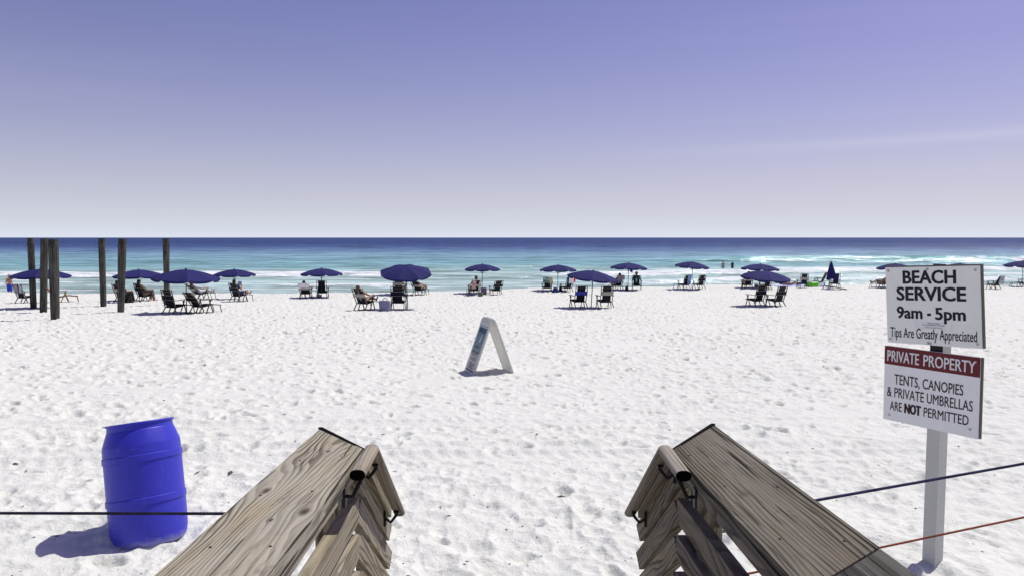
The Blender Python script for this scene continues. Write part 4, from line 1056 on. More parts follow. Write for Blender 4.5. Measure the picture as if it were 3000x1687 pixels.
M['cloth_purple'] = plain('cloth_lavender', (.21, .205, .32), .9, .15)
M['cloth_blue'] = plain('cloth_blue', (.015, .025, .30), .9, .2)

def towel(ch, label, mat, s_front=.35, s_back=.42, x0=-.2, x1=.2, wave=.02, name='towel', skew=0.0):
    """cloth thrown over the back of a chair; world pose is the chair's"""
    rec = ch['rec']; L = .765; o = .034; n = Vector((0, -math.cos(R(rec)), -math.sin(R(rec)))); rnd = random.Random(hash(label) % 1000)
    rows = []; k1 = 10; k2 = 4; k3 = 12
    for i in range(k1 + 1): f = 1 - i / k1; rows.append(Vector(back_pt(rec, L - s_front * f)) - n * (o - .004))
    for i in range(1, k2): a = math.pi * i / k2; rows.append(Vector(back_pt(rec, L)) - n * (o * math.cos(a)) + Vector((0, -math.sin(R(rec)), math.cos(R(rec)))) * (o * math.sin(a)))
    topb = Vector(back_pt(rec, L)) + n * o
    for i in range(k3 + 1):                               # behind: hangs nearly straight down
        f = i / k3; q = Vector(back_pt(rec, L - s_back * f)) + n * o; h = topb + Vector((0, -.01, -s_back * f)); rows.append(q.lerp(h, .55))
    vs = []; fs = []; m = 10
    for i, p in enumerate(rows):
        t_ = i / (len(rows) - 1); dn = max(0, (i - k1 - k2) / k3)
        for k in range(m + 1):
            g = k / m; x = x0 + (x1 - x0) * g + skew * dn + wave * .6 * math.sin(6 * t_ + g * 3)
            wv = wave * math.sin(g * 11 + 3 * t_ + rnd.random() * .4) * (.15 + dn)
            vs.append((x, p.y - abs(wv) * (1 if i > k1 + k2 else -.2), p.z - (.03 * math.sin(g * 9) * dn)))
    for i in range(len(rows) - 1):
        for k in range(m): a = i * (m + 1) + k; fs.append((a, a + 1, a + m + 2, a + m + 1))
    me = pd_mesh(vs, fs, name, True, mat); o_ = link(name, me, None, None, ch.matrix_basis.copy())
    so = o_.modifiers.new('thickness', 'SOLIDIFY'); so.thickness = .006; so.offset = 0
    tag(o_, label, 'towel'); return o_

C = {}
C[1] = chair('black chair with striped towel and grey band, at the far left edge', 58, 889, -18, 22, 'grey')
C[2] = chair('reddish chair turned sideways behind the nearest piling', 158, 886, -62, 42, 'none', True, 'wood_chair_light', 'fabric_black')
C[3] = chair('grey-banded chair with occupant in black, half hidden by the fifth piling', 345, 888, -30, 20, 'grey')
C[4] = chair('black-banded chair with patterned sarong occupant, right of the fifth piling', 408, 884, -30, 20, 'black')
C[5] = chair('nearest empty black chair on the left, upright, left of the wooden umbrella pole', 492, 921, -24, 15, 'black', True)
C[6] = chair('empty black chair with golden wood arms right of the wooden umbrella pole', 570, 919, -30, 36, 'black', True, 'wood_chair', 'fabric_black')
C[7] = chair('low reclined grey-banded chair with a person in white, behind the golden-armed chair', 573, 876, -38, 44, 'grey', True)
C[8] = chair('black chair of the lone reader with legs stretched out', 686, 883, -26, 18, 'black', True, 'wood_chair')
C[9] = chair('reclined grey-banded chair under the polka dot towel', 893, 875, 4, 38, 'grey')
C[10] = chair('upright plain black chair right of the polka dot towel', 942, 872, 3, 8, 'none')
C[11] = chair('grey-banded chair with a suntanned occupant, left of the white tote bag', 1055, 908, -26, 26, 'grey', True)
C[12] = chair('upright black chair seen square from behind beside the tipped umbrella pole', 1164, 906, -2, 8, 'black')
C[13] = chair('grey-banded chair directly behind the upright black one', 1166, 866, -8, 10, 'grey', s=1.08)
C[14] = chair('reclined grey-banded chair with sunbather, right of the tipped umbrella', 1222, 864, -22, 38, 'grey', True)
C[15] = chair('grey-banded chair with red patterned cover, left of the mauve bag', 1394, 865, 22, 28, 'grey', True)
C[16] = chair('empty black chair right of the mauve bag', 1458, 865, 26, 30, 'black')
C[17] = chair('chair draped in a pale floral towel', 1604, 857, 4, 14, 'none')
C[18] = chair('chair with a white towel over its back', 1668, 857, 32, 22, 'none')
C[19] = chair('black chair with a bright blue headband', 1703, 902, 20, 14, 'blue')
C[20] = chair('black chair with a plain grey band, right of the blue-banded one', 1779, 903, 14, 11, 'grey')
C[21] = chair('chair with a pinkish towel hung over its back', 1815, 849, 26, 22, 'none', True)
C[22] = chair('black chair with occupant in a straw sun hat', 1864, 849, -14, 14, 'none')
C[23] = chair('black chair with a light blue towel hanging down its back', 2012, 847, 30, 22, 'black', True)
C[24] = chair('empty black chair right of the light blue towel', 2056, 847, 24, 18, 'black')
C[25] = chair('grey-banded chair under the left rim of the near right umbrella', 2194, 847, 6, 16, 'grey')
C[26] = chair('grey-banded chair behind the two near empty ones on the right', 2250, 851, 16, 18, 'grey')
C[27] = chair('near empty black chair on the right, left one of its pair', 2228, 899, 26, 18, 'black')
C[28] = chair('near empty black chair on the right, right one of its pair', 2287, 900, 26, 20, 'black')
C[29] = chair('navy chair with grey band seen square from behind, left of the green float', 2357, 844, 2, 10, 'grey', fab='fabric_navy')
C[30] = chair('empty navy chair turned left beyond the green float', 2402, 834, 52, 24, 'black', fab='fabric_navy', s=1.05, d=56.0, fwd=0)
C[31] = chair('plain navy chair behind the furled umbrella', 2450, 843, 0, 8, 'none', fab='fabric_navy')
C[32] = chair('reclined chair half hidden by the left edge of the sign', 2598, 845, 48, 34, 'none', True)
C[33] = chair('chair half hidden by the right edge of the sign', 2874, 846, 62, 16, 'black')
C[34] = chair('chair covered by a grey patterned towel, right of the sign', 2924, 848, 26, 30, 'none')
C[35] = chair('chair at the right edge of the picture, only its footrest showing', 3012, 842, 42, 34, 'none', True)

towel(C[1], 'grey striped towel on the far left chair', M['towel_stripe'], .2, .5, -.10, .10)
towel(C[1], 'fringed dark wrap hanging on the right side of the far left chair', M['towel_grey'], .1, .42, .20, .34, .02)
towel(C[2], 'red towel over the chair behind the nearest piling', M['towel_red'], .5, .28, -.26, .26)
towel(C[9], 'white towel with dark polka dots over the reclined chair', M['towel_dot'], .3, .24, -.30, .30, .03)
towel(C[15], 'red patterned towel over the left half of a chair', M['towel_redpat'], .2, .55, -.30, -.06, .02)
towel(C[17], 'pale floral beach towel covering a chair back', M['towel_floral'], .2, .36, -.29, .10, .03)
towel(C[17], 'yellowish towel beside the floral one on the same chair', M['towel_yellow'], .15, .46, .11, .30, .03, skew=.05)
towel(C[18], 'white towel over a chair back, left of the near blue-banded chair', M['towel_white'], .2, .36, -.16, .22, .02)
towel(C[18], 'bright red cloth next to the white towel', M['bright_red'], .1, .30, .25, .36, .01)
towel(C[18], 'dark navy cloth at the left of the white towel', M['fabric_navy'], .1, .36, -.29, -.18, .02)
towel(C[21], 'mottled pinkish towel over a chair back', M['towel_pink'], .2, .26, -.28, .28, .03)
towel(C[21], 'lavender cloth hanging low behind the pinkish towel', M['cloth_purple'], .05, .48, -.27, .12, .02)
towel(C[23], 'light blue towel hanging down a chair back', M['towel_blue'], .2, .66, -.06, .24, .03)
towel(C[34], 'grey patterned towel covering the chair right of the sign', M['towel_grey'], .3, .55, -.27, .26, .03)

def lump_bag(label, px, py, w, h, dpt, mat, name='beach_bag', yaw=0, top=.8, handles=True, lie=False, seed=1):
    b = gp(px, py); root = empty(name, (b.x, b.y, b.z - .03), R(yaw)); tag(root, label, 'bag'); bm = bmesh.new(); rs = random.Random(seed)
    n = 20; rows = 8; rings = []
    for i in range(rows + 1):
        f = i / rows; k = (1 - (1 - top) * f) * (1 + .08 * math.sin(f * 3.1)); ring = []
        if i == 0: k *= .92
        for q in range(n):
            a = 2 * math.pi * q / n; ca, sa = math.cos(a), math.sin(a); e = .55
            x = math.copysign(abs(ca) ** e, ca) * w / 2 * k * (1 + rs.uniform(-.03, .03)); y = math.copysign(abs(sa) ** e, sa) * dpt / 2 * k * (1 + rs.uniform(-.04, .04))
            ring.append(bm.verts.new((x, y, h * f + (rs.uniform(-.06, .06) * h if i == rows else 0))))
        rings.append(ring)
    for i in range(rows):
        for q in range(n): bm.faces.new((rings[i][q], rings[i][(q + 1) % n], rings[i + 1][(q + 1) % n], rings[i + 1][q]))
    bm.faces.new(rings[0][::-1]); bm.faces.new(rings[-1])
    link('bag_body', bm_mesh(bm, 'bag_body', True, mat), None, root)
    if handles:
        for sy in (-1, 1):
            pts = [(w * .22 * math.cos(t_), sy * dpt * .33, h * .93 + h * .35 * math.sin(t_)) for t_ in np.linspace(0, math.pi, 9)]
            link('handle', tubemesh(pts, .010, 'handle', 6, mat), None, root)
    return root
lump_bag('large lavender tote bag standing left of the upright black chair', 1128, 910, .42, .46, .26, M['cloth_purple'], 'tote_bag', -6, 1.12, True, seed=3)
lump_bag('navy polka dot bag between the two chairs under the umbrella', 934, 873, .30, .22, .24, M['towel_dot2'], seed=4)
lump_bag('mauve cooler bag beside the umbrella pole', 1417, 864, .36, .50, .24, plain('mauve', (.16, .12, .20), .8), 'cooler_bag', 10, .95, False, seed=5)
lump_bag('olive green rounded bag in front of the mauve one', 1408, 868, .34, .30, .28, plain('olive', (.13, .15, .09), .9, .3), 'beach_bag', 0, .6, False, seed=6)
lump_bag('dark blue bag on the sand right of the floral towel chair', 1627, 858, .46, .38, .34, plain('bagblue', (.02, .04, .15), .8, .4), 'beach_bag', 0, .5, False, seed=7)
lump_bag('slim black backpack leaning beside the umbrella pole', 1642, 857, .22, .44, .2, M['fabric_black'], 'backpack', 15, .7, True, seed=8)
lump_bag('small dark backpack under the umbrella with the hanging cloth', 1836, 851, .26, .30, .2, M['fabric_navy'], 'backpack', 0, .6, True, seed=9)
lump_bag('black duffel bag on the sand beside the person in black', 376, 887, .5, .3, .3, M['fabric_black'], 'duffel_bag', 0, .7, False, seed=10)
lump_bag('teal cooler bag between the grey-banded chairs on the right', 2216, 843, .28, .26, .22, plain('tealbag', (.10, .20, .22), .7, .3), 'cooler_bag', 0, .9, True, seed=11)
lump_bag('pale teal jug-shaped bag right of the teal cooler', 2230, 843, .16, .22, .16, plain('tealjug', (.28, .38, .40), .6, .2), 'cooler_bag', 0, .8, False, seed=12)

def hanging_cloth():
    d = gp(1839, 849).y; a = P(1850, 784, d - 1.0); root = None
    vs = []; fs = []; W = .20; Hh = .32
    for i in range(9):
        for k in range(7):
            g = k / 6; f = i / 8; vs.append((W * (g - .5) * (1 - .15 * f), .02 * math.sin(g * 8 + f), -Hh * f - .06 * f * (g - .3)))
    for i in range(8):
        for k in range(6): q = i * 7 + k; fs.append((q, q + 1, q + 8, q + 7))
    o = link('hanging_cloth', pd_mesh(vs, fs, 'hanging_cloth', True, M['cloth_blue']), None, None, Matrix.Translation(a)); so = o.modifiers.new('thickness', 'SOLIDIFY'); so.thickness = .006
    tag(o, 'bright blue cloth hanging from an umbrella rim', 'cloth')
hanging_cloth()

def float_toy():
    b = gp(2388, 842); root = empty('inflatable_float', (b.x, b.y + .6, ground(b.x, b.y + .6) + .02), R(5)); tag(root, 'lime green inflatable float lying on a blue towel', 'float')
    mg = plain('lime_vinyl', (.16, .62, .02), .35, .1, 5, .5); mw = plain('white_vinyl', (.75, .78, .72), .35, .05)
    for nm, z, r_, mat in (('lower_ring', .11, .10, mg), ('upper_ring', .26, .085, mg), ('rim_tube', .35, .03, mw)):
        pts = []
        for k in range(33):
            a = 2 * math.pi * k / 32; ca, sa = math.cos(a), math.sin(a); pts.append((math.copysign(abs(ca) ** .6, ca) * .36, math.copysign(abs(sa) ** .6, sa) * .34, z))
        bm = bmesh.new(); bm_tube(bm, pts, r_, 12, False); bmesh.ops.remove_doubles(bm, verts=bm.verts[:], dist=1e-3); link(nm, bm_mesh(bm, nm, True, mat), None, root)
    bm = bmesh.new(); bmesh.ops.create_circle(bm, cap_ends=True, segments=24, radius=.36); link('float_floor', bm_mesh(bm, 'float_floor', False, mg), None, root, Matrix.Translation((0, 0, .08)))
float_toy()
def ground_towel(label, px, py, w, l, yaw, mat):
    b = gp(px, py); vs = []; fs = []; n = 14; cz, sz = math.cos(R(yaw)), math.sin(R(yaw))
    for i in range(n + 1):
        for k in range(n + 1):
            x = w * (i / n - .5); y = l * (k / n - .5); X_ = b.x + x * cz - y * sz; Y_ = b.y + x * sz + y * cz
            g = float(sand_relief(np.array([X_]), np.array([Y_]))[0]) + ground(X_, Y_); vs.append((X_ - b.x, Y_ - b.y, g - b.z + .03 + .012 * math.sin(i * 1.7 + k)))
    for i in range(n):
        for k in range(n): a = i * (n + 1) + k; fs.append((a, a + n + 1, a + n + 2, a + 1))
    o = link('beach_towel', pd_mesh(vs, fs, 'beach_towel', True, mat), None, None, Matrix.Translation(b)); so = o.modifiers.new('thickness', 'SOLIDIFY'); so.thickness = .012; tag(o, label, 'towel')
ground_towel('blue towel spread on the sand under the sunbather', 2312, 838.5, 2.6, 1.4, 4, pattern('towel_ground', 'stripe', (.30, .36, .80), (.62, .66, .85), 2))
ground_towel('blue and white towel under the green float', 2390, 839.5, 1.6, 1.2, 4, M['towel_blue'])

def folded_chair():
    b = gp(2446, 849); root = empty('folded_beach_chair', b, R(14)); tag(root, 'dark folded chair lying low on the sand under the furled umbrella', 'chair')
    for sx in (-1, 1): link('frame_rail', barmesh((-.75, sx * .25, .30), (.85, sx * .25, .03), .03, .04, 'frame_rail', (0, 0, 1), M['wood_chair']), None, root); link('leg', barmesh((-.62, sx * .25, .56), (-.80, sx * .25, -.04), .03, .04, 'leg', (0, 1, 0), M['wood_chair']), None, root)
    link('fabric', boxmesh(-.62, .74, -.22, .22, -.008, .004, 'fabric', M['fabric_black']), None, root, Matrix.Translation((0, 0, .165)) @ Matrix.Rotation(R(9.6), 4, 'Y'))
    link('crossbar', barmesh((-.74, -.25, .30), (-.74, .25, .30), .03, .03, 'crossbar', (0, 0, 1), M['wood_chair']), None, root)
folded_chair()

# ------------------------------------------------------------------ PEOPLE
def skin_mat(name, c): return plain(name, c, .6, .08, 12, .3)
M['skin_tan'] = skin_mat('skin_tan', (.40, .21, .13)); M['skin_fair'] = skin_mat('skin_fair', (.52, .33, .25)); M['skin_brown'] = skin_mat('skin_brown', (.24, .13, .08))
M['hair_dark'] = plain('hair_dark', (.02, .015, .012), .7, .3, 40); M['hair_brown'] = plain('hair_brown', (.09, .055, .03), .7, .3, 40); M['hair_grey'] = plain('hair_grey', (.30, .28, .25), .7, .2, 40)
M['straw'] = plain('straw_hat', (.46, .36, .15), .8, .2, 60); M['cap_pale'] = plain('cap_pale', (.55, .52, .46), .8, .1); M['cl_black'] = plain('cloth_black', (.02, .022, .025), .9, .2)
M['cl_white'] = plain('cloth_white', (.70, .70, .72), .9, .08); M['cl_shorts'] = plain('shorts_blue', (.02, .045, .42), .85, .15); M['cl_pat'] = pattern('sarong_pattern', 'noise', (.42, .32, .25), (.08, .05, .05), 20)
M['cl_grey'] = plain('cloth_grey', (.22, .22, .26), .9, .15); M['cl_teal'] = plain('cloth_teal', (.15, .38, .36), .9, .15); M['cl_navy'] = plain('cloth_navy', (.012, .016, .07), .9, .2)
def capsules(segs, name, mat, voxel=.014):
    bm = bmesh.new()
    for a, ra, b, rb in segs:
        a = Vector(a); b = Vector(b)
        for p, r_ in ((a, ra), (b, rb)):
            g = bmesh.ops.create_icosphere(bm, subdivisions=1 if r_ < .03 else 2, radius=r_); bmesh.ops.translate(bm, verts=g['verts'], vec=p)
        d = b - a
        if d.length > 1e-4:
            g = bmesh.ops.create_cone(bm, cap_ends=True, segments=12, radius1=ra * .985, radius2=rb * .985, depth=d.length)
            bmesh.ops.transform(bm, verts=g['verts'], matrix=Matrix.Translation((a + b) / 2) @ d.to_track_quat('Z', 'Y').to_matrix().to_4x4())
    me = bm_mesh(bm, name, True, mat); return me
def add_remesh(o, v=.014):
    r_ = o.modifiers.new('skin', 'REMESH'); r_.mode = 'VOXEL'; r_.voxel_size = v; r_.use_smooth_shade = True
    s_ = o.modifiers.new('smooth', 'SMOOTH'); s_.iterations = 2; s_.factor = .5
def person(label, mtx, J, skin, hair, clothes, hat=None, cat='person'):
    """J: joint dict; one continuous body, clothing/hair/hat as children"""
    root = empty('person'); root.matrix_basis = mtx; tag(root, label, cat); V_ = {k: Vector(v) for k, v in J.items()}
    pel, che, nec, hd = V_['pelvis'], V_['chest'], V_['neck'], V_['head']; fwd = V_['fwd'].normalized(); up = (hd - nec).normalized()
    side = fwd.cross(Vector((0, 0, 1))) if abs(fwd.z) < .9 else Vector((1, 0, 0)); side.normalize()
    lat = (V_['sh_r'] - V_['sh_l']).normalized()
    segs = [(pel - lat * .075, .115, pel + lat * .075, .115), (pel, .125, che, .135), (che - lat * .07, .115, che + lat * .07, .115), (V_['sh_l'], .065, V_['sh_r'], .065), (che, .10, nec, .058), (nec, .055, nec.lerp(hd, .6), .052),
            (hd + up * .035, .092, hd - up * .045 + fwd * .018, .072), (hd + fwd * .085 - up * .01, .018, hd + fwd * .098 - up * .025, .016), (hd + lat * .088, .02, hd + lat * .09 - up * .03, .014), (hd - lat * .088, .02, hd - lat * .09 - up * .03, .014)]
    for s_ in ('l', 'r'):
        sh, el, ha = V_['sh_' + s_], V_['el_' + s_], V_['ha_' + s_]; hip, kn, an, to = V_['hip_' + s_], V_['kn_' + s_], V_['an_' + s_], V_['toe_' + s_]
        segs += [(sh, .055, el, .042), (el, .042, ha, .028), (hip, .092, kn, .058), (kn, .058, kn.lerp(an, .35), .055), (kn.lerp(an, .35), .055, an, .036), (an, .038, to, .030), (an, .038, an - (to - an).normalized() * .04, .034)]
        hdir = (ha - el).normalized(); palm = ha + hdir * .07; sd = hdir.orthogonal().normalized(); inw = (-lat if s_ == 'r' else lat)
        sd = hdir.cross(inw); sd = sd.normalized() if sd.length > .1 else Vector((0, 1, 0))
        segs.append((ha, .028, palm, .034))
        for q, ln in enumerate((.058, .072, .068, .05)):
            base = palm + sd * (.030 - .02 * q) + hdir * .01; m1 = base + hdir * ln * .6; tip = m1 + (hdir * .75 + inw * .6).normalized() * ln * .5
            segs += [(base, .010, m1, .009), (m1, .009, tip, .008)]
        tb = ha + hdir * .025 + sd * .03; segs += [(tb, .013, tb + (hdir * .6 + sd * .7).normalized() * .045, .010), (tb + (hdir * .6 + sd * .7).normalized() * .045, .010, tb + (hdir * .9 + sd * .5).normalized() * .075, .008)]
    bo = link('body', capsules(segs, 'body', skin), None, root); add_remesh(bo)
    if hair is not None:
        ho = link('hair', capsules([(hd + up * .05 - fwd * .012, .094, hd - up * .02 - fwd * .035, .080), (hd + up * .055, .09, hd + up * .05 + fwd * .02, .085)], 'hair', hair), None, root); add_remesh(ho, .016)
    bm = bmesh.new()
    for sx in (-1, 1):
        g = bmesh.ops.create_icosphere(bm, subdivisions=1, radius=.012); bmesh.ops.translate(bm, verts=g['verts'], vec=hd + fwd * .088 + lat * (.033 * sx) + up * .012)
    link('eyes', bm_mesh(bm, 'eyes', True, M['dark_print']), None, root)
    link('mouth', tubemesh([hd + fwd * .088 - up * .062 - lat * .02, hd + fwd * .094 - up * .064, hd + fwd * .088 - up * .062 + lat * .02], .005, 'mouth', 6, M['towel_pink']), None, root)
    for nm, sl_, mat in clothes:
        sg = []
        if nm == 'shorts':
            sg = [(pel - lat * .075, .128, pel + lat * .075, .128), (pel, .130, pel.lerp(che, .25), .128)]
            for s_ in ('l', 'r'): sg.append((V_['hip_' + s_], .112, V_['hip_' + s_].lerp(V_['kn_' + s_], sl_), .095))
        elif nm in ('shirt', 'swimsuit'):
            sg = [(pel, .138, che, .148), (che - lat * .075, .125, che + lat * .075, .125), (pel - lat * .07, .126, pel + lat * .07, .126)]
            if nm == 'shirt':
                sg.append((V_['sh_l'], .078, V_['sh_r'], .078))
                for s_ in ('l', 'r'): sg.append((V_['sh_' + s_], .074, V_['sh_' + s_].lerp(V_['el_' + s_], sl_), .062))
        elif nm in ('trousers', 'wrap'):
            sg = [(pel - lat * .075, .130, pel + lat * .075, .130)]
            for s_ in ('l', 'r'): sg += [(V_['hip_' + s_], .112, V_['kn_' + s_], .085), (V_['kn_' + s_], .085, V_['kn_' + s_].lerp(V_['an_' + s_], sl_), .07)]
        co = link(nm, capsules(sg, nm, mat), None, root); add_remesh(co, .018)
    if hat:
        bm = bmesh.new(); big = hat[1]
        bm_lathe(bm, [(.001, .085), (.06, .082), (.092, .05), (.100, .005), (.10 + big, -.012), (.10 + big, -.018), (.099, -.004), (.001, .0)], 20)
        z = up; x = z.orthogonal().normalized(); y = z.cross(x); m = Matrix((x, y, z)).transposed().to_4x4(); m.translation = hd + up * .055
        link('hat', bm_mesh(bm, 'hat', True, hat[0]), None, root, m)
    return root
def seated(ch, label, skin, hair, clothes, hat=None, legs='out', dz=0.0, headturn=0.0, arm='rest', slump=0.0):
    rec = ch['rec'] + 3 + slump; b = Vector((0, -math.sin(R(rec)), math.cos(R(rec)))); n = Vector((0, math.cos(R(rec)), math.sin(R(rec))))
    pel = Vector((0, -.02, .45 + dz)); che = pel + b * .33 + n * .015; nec = pel + b * .52 + n * .0; hd = pel + b * .66 + Vector((0, .045, .01))
    J = dict(pelvis=pel, chest=che, neck=nec, head=hd, fwd=Vector((math.sin(headturn), math.cos(R(rec * .4)), math.sin(R(rec * .4)))))
    for s_, sx in (('l', -1), ('r', 1)):
        J['sh_' + s_] = pel + b * .46 + Vector((sx * .17, .02, 0))
        if arm == 'rest': J['el_' + s_] = Vector((sx * .30, .02, .66)); J['ha_' + s_] = Vector((sx * .31, .27, .645))
        elif arm == 'book': J['el_' + s_] = pel + b * .22 + Vector((sx * .25, .14, .02)); J['ha_' + s_] = pel + b * .42 + Vector((sx * .11, .36, .06))
        else: J['el_' + s_] = pel + b * .22 + Vector((sx * .25, .10, .0)); J['ha_' + s_] = pel + Vector((sx * .10, .22, .14))
        J['hip_' + s_] = pel + Vector((sx * .09, .02, -.01))
        if legs == 'out': J['kn_' + s_] = Vector((sx * .12, .42, .52 + dz)); J['an_' + s_] = Vector((sx * .11, .80, .42)); J['toe_' + s_] = Vector((sx * .13, .85, .54))
        else: J['kn_' + s_] = Vector((sx * .13, .43, .55)); J['an_' + s_] = Vector((sx * .14, .55, .10)); J['toe_' + s_] = Vector((sx * .15, .72, .06))
    return person(label, ch.matrix_basis.copy(), J, skin, hair, clothes, hat)
def standing(label, mtx, skin, hair, clothes, hat=None, fwd=(0, 1, 0), armout=.0, bend=.0):
    J = dict(pelvis=(0, 0, .95), chest=(0, .0 + bend * .3, 1.28), neck=(0, .01 + bend * .5, 1.47), head=(0, .03 + bend * .6, 1.635), fwd=Vector(fwd))
    for s_, sx in (('l', -1), ('r', 1)):
        J['sh_' + s_] = (sx * .19, bend * .4, 1.41); J['el_' + s_] = (sx * (.27 + armout), -.03 + bend * .4, 1.14); J['ha_' + s_] = (sx * (.27 + armout * 1.3), .06 + bend * .4, .90)
        J['hip_' + s_] = (sx * .095, 0, .92); J['kn_' + s_] = (sx * .11, .03 + .03 * sx, .49); J['an_' + s_] = (sx * .12, -.02 + .06 * sx, .07); J['toe_' + s_] = (sx * .15, .13 + .06 * sx, .03)
    return person(label, mtx, J, skin, hair, clothes, hat)
mx = P(26, 808, 54.4)
standing('shirtless man in blue shorts and pale cap standing at the far left', Matrix.Translation((mx.x, mx.y, ground(mx.x, mx.y) - .0)) @ Matrix.Rotation(R(-18), 4, 'Z'), M['skin_tan'], M['hair_grey'], [('shorts', .75, M['cl_shorts'])], (M['cap_pale'], .015), fwd=(.5, .8, .1), armout=.03)
for px, lab, sk, cl, yaw, ft, dep in ((2118, 'bare-backed bather standing waist deep in the sea, left of two', M['skin_tan'], [('shorts', .6, M['cl_grey'])], 8, None, .78), (2145.5, 'bather in dark shirt and cap standing in the sea, right of two', M['skin_brown'], [('shirt', .6, M['cl_navy']), ('shorts', .6, M['cl_navy'])], -60, (M['cap_pale'], .02), .78)):
    q = P(px, 785, 122.0); standing(lab, Matrix.Translation((q.x, q.y, -dep + .18)) @ Matrix.Rotation(R(yaw), 4, 'Z'), sk, M['hair_dark'], cl, ft, armout=.05)
seated(C[3], 'person dressed in black seated behind the fifth piling', M['skin_fair'], M['hair_dark'], [('shirt', .9, M['cl_black']), ('trousers', .9, M['cl_black'])], (M['cl_black'], .03), 'down', .0)
seated(C[4], 'person in patterned sarong seated right of the fifth piling', M['skin_fair'], M['hair_dark'], [('swimsuit', 0, M['cl_black']), ('wrap', .8, M['cl_pat'])], None, 'down')
seated(C[7], 'person in white clothes lying back in the low chair', M['skin_fair'], M['hair_brown'], [('shirt', .9, M['cl_white']), ('trousers', .5, M['cl_white'])], None, 'out')
rd = seated(C[8], 'person reading with legs stretched out under the fourth umbrella', M['skin_tan'], M['hair_dark'], [('shirt', .5, M['cl_navy']), ('shorts', .6, M['cl_navy'])], None, 'out', arm='book')
seated(C[9], 'person hidden behind the polka dot towel, dark hair showing', M['skin_fair'], M['hair_dark'], [('swimsuit', 0, M['cl_navy'])], None, 'down')
seated(C[11], 'suntanned person in a grey-banded chair, arm and knee showing', M['skin_tan'], M['hair_brown'], [('swimsuit', 0, M['cl_grey'])], None, 'out', slump=8)
seated(C[13], 'person in the chair behind the upright black chair', M['skin_tan'], M['hair_dark'], [('swimsuit', 0, M['cl_black'])], None, 'out')
seated(C[14], 'sunbather reclining right of the tipped umbrella', M['skin_tan'], M['hair_brown'], [('swimsuit', 0, M['cl_black'])], None, 'out', slump=4)
seated(C[15], 'person with brown hair sitting in the red-draped chair', M['skin_fair'], M['hair_brown'], [('shirt', .5, M['cl_teal']), ('shorts', .5, M['cl_grey'])], (M['hair_brown'], .01), 'down', .08)
seated(C[21], 'person in the chair with the pinkish towel, bare legs to the left', M['skin_tan'], M['hair_dark'], [('swimsuit', 0, M['cl_pat'])], None, 'out')
seated(C[22], 'person in a straw sun hat and teal top', M['skin_fair'], M['hair_brown'], [('shirt', .9, M['cl_teal']), ('shorts', .5, M['cl_grey'])], (M['straw'], .06), 'out', .05)
seated(C[25], 'person seated under the left rim of the near right umbrella', M['skin_tan'], M['hair_dark'], [('shirt', .6, M['cl_navy'])], (M['cl_navy'], .03), 'down', .05)
seated(C[32], 'reclining person half hidden by the left edge of the sign', M['skin_tan'], M['hair_dark'], [('swimsuit', 0, M['cl_pat'])], None, 'out')
# book held by the reader
bk = empty('book'); bk.matrix_basis = C[8].matrix_basis @ Matrix.Translation((.02, .18, .98)) @ Matrix.Rotation(R(-10), 4, 'X'); tag(bk, 'open pale book held up by the seated reader', 'book')
for sx in (-1, 1): link('page_block', boxmesh(0, .15, -.008, .008, -.11, .11, 'page_block', M['cl_white'], .002), None, bk, Matrix.Rotation(R(-12 * sx) + (math.pi if sx < 0 else 0), 4, 'Z'))
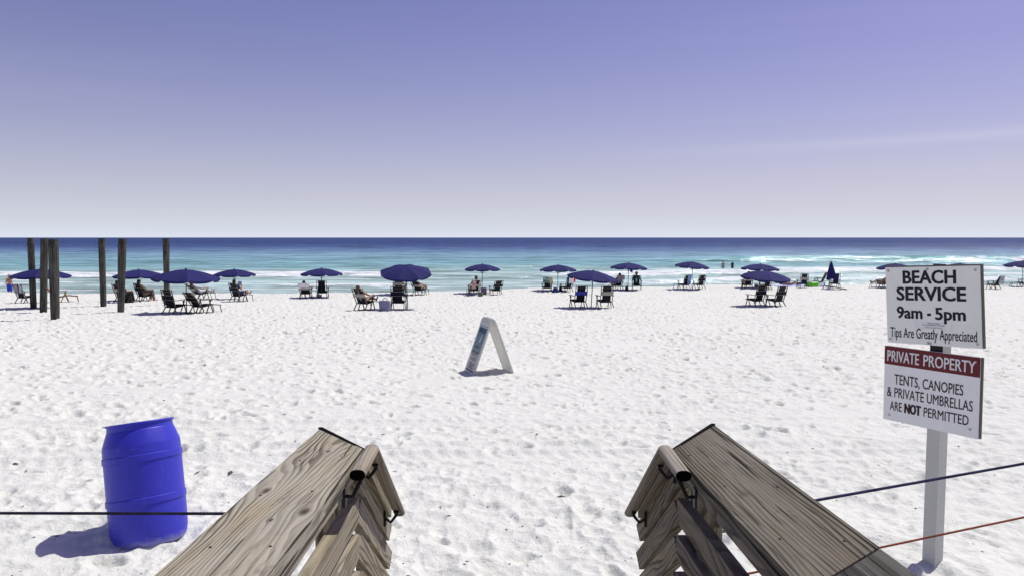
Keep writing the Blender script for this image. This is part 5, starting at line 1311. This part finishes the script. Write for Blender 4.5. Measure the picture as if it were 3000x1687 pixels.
# sunbather lying on the towel
q = gp(2312, 837.5); z0 = ground(q.x, q.y) + .12
J = dict(pelvis=(0, 0, .1), chest=(-.33, 0, .12), neck=(-.5, 0, .13), head=(-.65, 0, .16), fwd=Vector((-.2, .2, 1)), sh_l=(-.45, -.18, .10), sh_r=(-.45, .18, .10), el_l=(-.3, -.32, .2), ha_l=(-.48, -.30, .05), el_r=(-.3, .30, .05), ha_r=(-.05, .28, .03),
         hip_l=(.04, -.09, .08), hip_r=(.04, .09, .08), kn_l=(.42, -.10, .26), kn_r=(.45, .10, .09), an_l=(.78, -.09, .02), an_r=(.85, .1, .03), toe_l=(.88, -.09, .10), toe_r=(.93, .1, .14))
person('sunbather lying on the blue towel beside the grey-banded navy chair', Matrix.Translation((q.x, q.y, z0 - .08)) @ Matrix.Rotation(R(6), 4, 'Z'), J, M['skin_tan'], M['hair_brown'], [('swimsuit', 0, M['cl_pat'])])
# drinks beside the float
for px, c_, lab in ((2376, (.30, .10, .06), 'brown drink bottle left of the green float'), (2381, (.55, .20, .20), 'pink drink bottle beside the green float')):
    b = gp(px, 838); root = empty('drink_bottle', (b.x, b.y, b.z + .02)); tag(root, lab, 'bottle')
    bm = bmesh.new(); bm_lathe(bm, [(.001, 0), (.05, 0), (.052, .02), (.052, .26), (.03, .32), (.022, .34), (.022, .38), (.001, .38)], 14); link('bottle_body', bm_mesh(bm, 'bottle_body', True, plain('drink', c_, .3)), None, root)
    bm = bmesh.new(); bm_lathe(bm, [(.001, .37), (.026, .37), (.026, .41), (.001, .41)], 12); link('cap', bm_mesh(bm, 'cap', True, M['white_print']), None, root)

# ------------------------------------------------------------------ DEBRIS on the sand
def debris():
    rs = np.random.RandomState(5); n = 1500
    r = np.exp(rs.uniform(math.log(4.0), math.log(34), n)); th = rs.uniform(-.72, .72, n); X = r * np.sin(th); Y = r * np.cos(th)
    Z = ground_np(X, Y) + sand_relief(X, Y); vs = []; fs = []
    for x, y, z in zip(X, Y, Z):
        l = rs.uniform(.005, .017) * (1 + 2.2 * (rs.rand() < .06)); w = l * rs.uniform(.2, .7); a = rs.uniform(0, 6.28); h = w * .5; c, s = math.cos(a), math.sin(a); k = len(vs)
        for u, v, q in ((-1, 0, 0), (0, -1, 0), (1, 0, .2), (0, 1, 0), (.1, .1, 1)): vs.append((x + u * l * c - v * w * s, y + u * l * s + v * w * c, z + q * h + .001))
        fs += [(k, k + 1, k + 4), (k + 1, k + 2, k + 4), (k + 2, k + 3, k + 4), (k + 3, k, k + 4)]
    o = link('seaweed_debris', pd_mesh(vs, fs, 'seaweed_debris', False, plain('dry_seaweed', (.09, .08, .06), .9, .5))); tag(o, 'dark bits of dry seaweed and shell strewn over the sand', 'debris', None, 'stuff')
debris()
